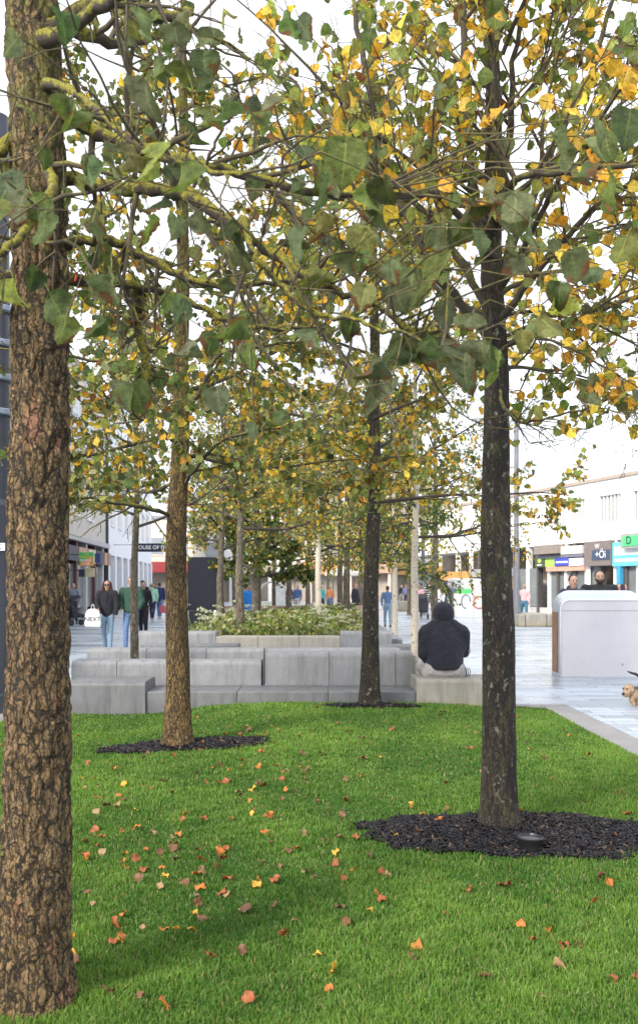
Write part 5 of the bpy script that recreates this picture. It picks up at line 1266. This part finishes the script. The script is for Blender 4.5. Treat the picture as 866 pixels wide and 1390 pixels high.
    sign(743, 757.5, 753, 769, .18, plain('lime_green', (.42, .70, .12), .5)); s5 = sign(758, 777, 757.5, 768, .28, plain('royal_blue', (.06, .08, .50), .5)); u, z = ctr(767, 763); MB().span(U(760), U(776), -.292, -.282, z-.05, z+.05).build('lettering', wt, s5)
    sign(777.5, 797, 757.5, 768, .28, plain('sign_offwhite', (.66, .66, .72), .5)); sign(745, 797, 768.5, 775, .22, plain('peach_band', (.62, .36, .27), .6)); sign(735, 797, 752.6, 757, .3, plain('slate_band', (.20, .20, .26), .6))
    sign(600, 645, 776, 788, .3, plain('amber_sign', (.62, .32, .10), .6)); sign(606, 630, 788.5, 795, .25, plain('navy_sign', (.05, .05, .09), .6)); sign(645, 700, 772, 783, .4, plain('grey_sign', (.35, .34, .34), .6))
    bx('blue_pillar', U(842), U(846.5), -.25, -.035, 0, Zf(845, 768), plain('sky_blue', (.06, .34, .58), .5))
    # cafe counter warm light inside units
right_terrace()

def left_side():
    # facade running away from the camera on the left: x = -11.6 - .07 (Y-42)
    nrm = math.hypot(.07, 1)
    def Yof(px): return (-11.6+.07*42)/((px-CX)/F+.07)
    def Zf(px, py): return ZP(py, Yof(px))
    root = empty('shop_building', (-11.6, 42, 0), math.atan2(1, -.07), 'white and beige shop building along the left side of the street', 'building')
    # local x runs away from the camera, local y runs left into the building
    def U(px): return (Yof(px)-42)*nrm
    def bx(name, u0, u1, d0, d1, z0, z1, mat, par=root, bev=0): return MB().span(min(u0, u1), max(u0, u1), d0, d1, z0, z1).build(name, mat, par, bevel=bev)
    beige = plain('beige_stone', (.52, .49, .45), .8, var=.12, scale=1, bump=.01); white = plain('white_paint_wall', (.74, .76, .80), .7, var=.04, scale=.7)
    a, b_ = U(145), U(206)
    bx('wall', -26, a-.3, 0, 14, 3.9, 12.5, beige); bx('cornice', -26, a-.3, -.25, -.003, 3.7, 3.95, plain('cornice_grey', (.42, .42, .43), .7))
    bx('wall', a, b_, 0, 14, 3.4, 13.5, white); bx('drainpipe', a-.28, a-.14, -.15, .02, 0, 12.5, plain('dark_pipe', (.06, .06, .07), .5)); bx('pilaster', a-.1, a+.6, -.12, -.003, 0, 13.4, white)
    # upper windows
    for k_ in range(-6, 2):
        for z in (5.0, 8.4):
            u = k_*3.6-.5
            if u+1.6 < a-.5: w_ = bx('window', u, u+1.6, -.02, -.004, z, z+2.2, wglass); MB().span(u-.1, u+1.7, -.06, -.022, z-.1, z).build('sill', white, w_)
    for k_ in range(7):
        u = a+1.6+k_*(b_-a-2)/7; 
        for z in (5.2, 8.8): w_ = bx('window', u, u+1.3, -.02, -.004, z, z+2.4, wglass); MB().span(u-.08, u+1.38, -.06, -.022, z-.1, z).build('sill', white, w_)
    # ground floor of white building: tall openings between white piers
    nn = 8; 
    for k_ in range(nn+1):
        u = a+.6+(b_-a-.8)*k_/nn; bx('pier', u-.3, u+.3, -.05, .8, 0, 3.4, white)
        if k_ < nn: u2 = a+.6+(b_-a-.8)*(k_+1)/nn; bx('shop_window', u+.3, u2-.3, .3, .36, .2, 2.75, glass); bx('blind', u+.3, u2-.3, .24, .29, 2.75, 3.4, plain('blind_beige', (.42, .38, .33), .7))
    bx('back_wall', a, b_, 3, 14, 0, 3.4, plain('dark_inside', (.10, .10, .10), .8))
    # shop units nearer
    bx('back_wall', -26, a-.3, 2.2, 14, 0, 3.7, plain('shop_interior_yellow', (.46, .40, .24), .8, var=.3, scale=.8))
    u = -26; k_ = 0
    while u < a-1:
        bx('pier', u-.18, u+.18, -.05, .5, 0, 3.7, plain('maroon_pier', (.10, .04, .05), .6) if k_ % 2 else plain('grey_pier', (.45, .45, .48), .6)); bx('shop_window', u+.18, u+2.2, .1, .15, .5, 2.6, glass); bx('fascia', u+.18, u+2.2, -.12, .0, 2.75, 3.45, plain('fascia_%d' % (k_ % 3), ((.55, .48, .35), (.05, .05, .08), (.45, .28, .2))[k_ % 3], .6)); u += 2.4; k_ += 1
left_side()
def hanging_sign(label, px0, px1, py0, py1, Y, face, name='hanging_sign', extra=None):
    x0, x1 = XP(px0, Y), XP(px1, Y); z0, z1 = ZP(py1, Y), ZP(py0, Y); root = empty(name, ((x0+x1)/2, Y, z0), 0, label, 'sign'); w = (x1-x0)/2; h = z1-z0
    MB().span(-w, w, 0, .12, 0, h).build('panel', face, root, bevel=.01); MB().span(-w-1.4, -w, .04, .08, h*.8, h*.86).build('bracket', dkp, root)
    return root, w, h
gr = plain('sign_green', (.05, .42, .14), .5); s, w, h = hanging_sign('square green and orange projecting shop sign at the far left street', 107.5, 127, 749.5, 768.5, 38.5, gr)
MB().prism([(-w*.98, .01), (w*.98, .01), (w*.98, h*.62), (w*.3, h*.56), (-w*.6, h*.30)], -.012, -.002).build('orange_corner', plain('sign_orange', (.80, .28, .05), .5), s)
wt = plain('white_letter', (.85, .85, .85), .5, var=0); yl = plain('yellow_letter', (.80, .66, .08), .5)
text('lettering', 'THE', .15, yl, s, (0, -.02, h*.86)); text('lettering', 'PHONE', .17, yl, s, (0, -.02, h*.64)); text('lettering', 'REPAIR', .16, wt, s, (0, -.02, h*.41)); text('lettering', 'LAB', .20, wt, s, (0, -.02, h*.17))
hanging_sign('small dark projecting sign below the green and orange one', 107, 115, 773, 783, 38.7, plain('dark_navy_board', (.03, .035, .07), .5)); hanging_sign('cream sign board beside the small dark sign', 115.5, 128, 771, 783, 39.0, plain('cream_board', (.68, .55, .36), .6))
hanging_sign('small navy framed projecting sign on the beige shopfront', 129, 137, 751, 764, 43, plain('navy_frame_board', (.05, .07, .2), .5))
s, w, h = hanging_sign('navy projecting shop sign with white capitals behind the slim tree', 186.5, 244, 737.5, 749, 52, plain('navy_board', (.020, .024, .055), .5)); text('lettering', 'HOUSE OF FRASER', .315, wt, s, (-.12, -.02, h*.5), bold=.006, sx=.96)
# end-of-street blocks
def block(label, px0, px1, Y, h, mat, fasc=None, rows=2, name='building', depth=12, win=True):
    x0, x1 = XP(px0, Y), XP(px1, Y); root = empty(name, ((x0+x1)/2, Y, 0), 0, label, 'building'); w = (x1-x0)/2
    MB().span(-w, w, 0, depth, 3.6, h).build('wall', mat, root); MB().span(-w, w, .9, depth, 0, 3.6).build('back_wall', plain('brown_inside', (.34, .29, .24), .8, var=.3, scale=.6), root)
    MB().span(-w-.1, w+.1, -.15, depth, h, h+.3).build('roof', plain('roof_grey', (.3, .3, .32), .7), root)
    if fasc: MB().span(-w, w, -.2, -.003, 2.9, 3.9).build('fascia', fasc, root)
    nw = max(2, int(w*2/3.2))
    for q in range(nw+1): xx = -w+2*w*q/nw; MB().span(max(-w, xx-.25), min(w, xx+.25), 0, .9, 0, 3.6).build('column', mat, root)
    if win:
        for r_ in range(rows):
            z = 4.6+r_*3.0
            if z+1.7 > h: break
            for q in range(nw): xx = -w+2*w*(q+.5)/nw; wd = MB().span(xx-.7, xx+.7, -.012, -.002, z, z+1.6).build('window', wglass, root); MB().span(xx-.8, xx+.8, -.06, -.013, z-.12, z).build('sill', mat, wd)
block('far brown-fronted shop with red fascia at the end of the left street', 196, 262, 84, 8.0, plain('cream_render', (.68, .62, .52), .8), plain('red_fascia', (.38, .05, .05), .5))
block('far white building closing the square behind the trees', 262, 420, 92, 11.0, plain('pale_render', (.70, .70, .70), .8), plain('pink_fascia', (.50, .40, .34), .6), 3)
block('far pale brick building with terracotta fascia at the end of the square', 420, 530, 88, 9.5, plain('pinkish_render', (.66, .54, .46), .8), plain('terracotta_fascia', (.46, .30, .22), .6), 2)
block('far cream building beyond the birch', 530, 600, 100, 10.0, plain('cream_render', (.68, .62, .52), .8), plain('amber_sign', (.62, .32, .10), .6), 2)

# ================================================================= FALLEN LEAVES
def fallen():
    r = random.Random(5); protos = []
    cs = {'orange': (.48, .15, .025), 'gold': (.62, .33, .04), 'brown': (.17, .08, .035), 'tan': (.30, .19, .09), 'rust': (.30, .085, .025)}
    mats = {}
    for k_, c in cs.items():
        b = NB('fallen_'+k_); n = b.noise(b.coord(), 40, 4); mats[k_] = b.pbr(b.mix(n, tuple(x*.6 for x in c), tuple(min(.95, x*1.25) for x in c)), .6)
    lab = {'orange': 'orange fallen leaf lying on the green lawn', 'gold': 'golden yellow fallen leaf lying on the green lawn', 'brown': 'dark brown curled fallen leaf lying on the green lawn', 'tan': 'pale tan fallen leaf lying on the green lawn', 'rust': 'rust red fallen leaf lying on the green lawn'}
    for k_ in cs:
        for s in range(4):
            V, UV, Fc = leaf_template(8, 2, r.randint(0, 9999), r.uniform(-.1, .6), r.uniform(-.7, .9), .3)
            m = MB(); m.v = [tuple(v) for v in (V-np.array([0, .5, 0]))]; m.f = [tuple(int(q) for q in f_) for f_ in Fc]; protos.append((k_, m))
    def mesh_of(k_, m):
        me = bpy.data.meshes.new('fallen_leaf'); me.from_pydata(m.v, [], m.f); me.polygons.foreach_set('use_smooth', [True]*len(me.polygons)); me.materials.append(mats[k_]); return me
    lib = [(k_, mesh_of(k_, m)) for k_, m in protos]; wts = {'orange': 2.6, 'gold': 1.3, 'brown': 3.6, 'tan': 2.0, 'rust': 2.6}
    cnt = 0; tries = 0; cen = [(r.gauss(-.5, .8), math.exp(r.uniform(math.log(3.3), math.log(8.5)))) for _ in range(26)]
    while cnt < 298 and tries < 6000:
        tries += 1
        y = math.exp(r.uniform(math.log(2.9), math.log(9.9))) if r.random() < .7 else r.uniform(3.2, 8.6); x = r.uniform(-.37, .37)*y
        if r.random() < .2: c_ = r.choice(cen); x, y = c_[0]+r.gauss(0, .16), c_[1]+r.gauss(0, .2)
        if not (LX0+.2 < x < LX1-.1): continue
        dens = .36+.64*math.exp(-((x+.45)/.95)**2)
        if r.random() > dens: continue
        im = bool(in_mulch(np.array(x), np.array(y)))
        if im and r.random() < .6: continue
        k_, me = r.choices(lib, weights=[wts[q[0]] for q in lib])[0]
        o = bpy.data.objects.new('fallen_leaf', me); COL.objects.link(o); s = r.uniform(.03, .062)*(1.1 if r.random() < .2 else .92); o.scale = (s, s, s)
        o.location = (x, y, lz(x, y)+(.027 if not im else .036)+r.uniform(-.006, .006)); o.rotation_euler = (r.gauss(0, .5), r.gauss(0, .5), r.uniform(0, 2*PI))
        tag(o, lab[k_] if not im else 'dead leaf lying on the black bark mulch', 'leaf', 'fallen leaves'); cnt += 1
fallen()

# ================================================================= LIGHT, SKY, CAMERA
SUN_AZ, SUN_EL = math.radians(222), math.radians(33)     # azimuth clockwise from +y
w = bpy.data.worlds.new('World'); scene.world = w; w.use_nodes = True; nt = w.node_tree; nt.nodes.clear()
out = nt.nodes.new('ShaderNodeOutputWorld'); bg = nt.nodes.new('ShaderNodeBackground'); sky = nt.nodes.new('ShaderNodeTexSky'); sky.sky_type = 'NISHITA'; sky.sun_disc = False
sky.sun_elevation = SUN_EL; sky.sun_rotation = SUN_AZ; sky.air_density = 1.0; sky.dust_density = 2.0
tc = nt.nodes.new('ShaderNodeTexCoord'); ns = nt.nodes.new('ShaderNodeTexNoise'); ns.inputs['Scale'].default_value = 2.2; ns.inputs['Detail'].default_value = 6; nt.links.new(tc.outputs['Generated'], ns.inputs['Vector'])
rp = nt.nodes.new('ShaderNodeValToRGB'); rp.color_ramp.elements[0].position = .30; rp.color_ramp.elements[0].color = (.62, .62, .62, 1); rp.color_ramp.elements[1].position = .55; rp.color_ramp.elements[1].color = (.97, .97, .97, 1); nt.links.new(ns.outputs['Fac'], rp.inputs[0])
mx = nt.nodes.new('ShaderNodeMix'); mx.data_type = 'RGBA'; nt.links.new(rp.outputs[0], mx.inputs[0]); nt.links.new(sky.outputs[0], mx.inputs[6]); mx.inputs[7].default_value = (10.2, 10.6, 11.4, 1)
nt.links.new(mx.outputs[2], bg.inputs[0]); bg.inputs[1].default_value = .10; nt.links.new(bg.outputs[0], out.inputs[0])
ld = bpy.data.lights.new('sun', 'SUN'); ld.energy = 3.0; ld.angle = math.radians(14); ld.color = (1, .93, .82); lo = bpy.data.objects.new('sun', ld); COL.objects.link(lo)
sd = Vector((math.sin(SUN_AZ)*math.cos(SUN_EL), math.cos(SUN_AZ)*math.cos(SUN_EL), math.sin(SUN_EL))); lo.rotation_euler = sd.to_track_quat('Z', 'Y').to_euler(); lo.location = sd*30
cd = bpy.data.cameras.new('camera'); cam = bpy.data.objects.new('camera', cd); COL.objects.link(cam); cam.location = (0, 0, CH); cam.rotation_euler = (PI/2, 0, 0)
cd.sensor_fit = 'VERTICAL'; cd.sensor_height = 36; cd.lens = F/1390*36; cd.shift_y = (HY-695)/1390; cd.clip_end = 1500; cd.clip_start = .05
scene.camera = cam; cd.dof.use_dof = True; cd.dof.focus_distance = 5.5; cd.dof.aperture_fstop = 5.6
vs = scene.view_settings; vs.view_transform = 'Standard'; vs.look = 'None'; vs.gamma = 1; vs.exposure = .74
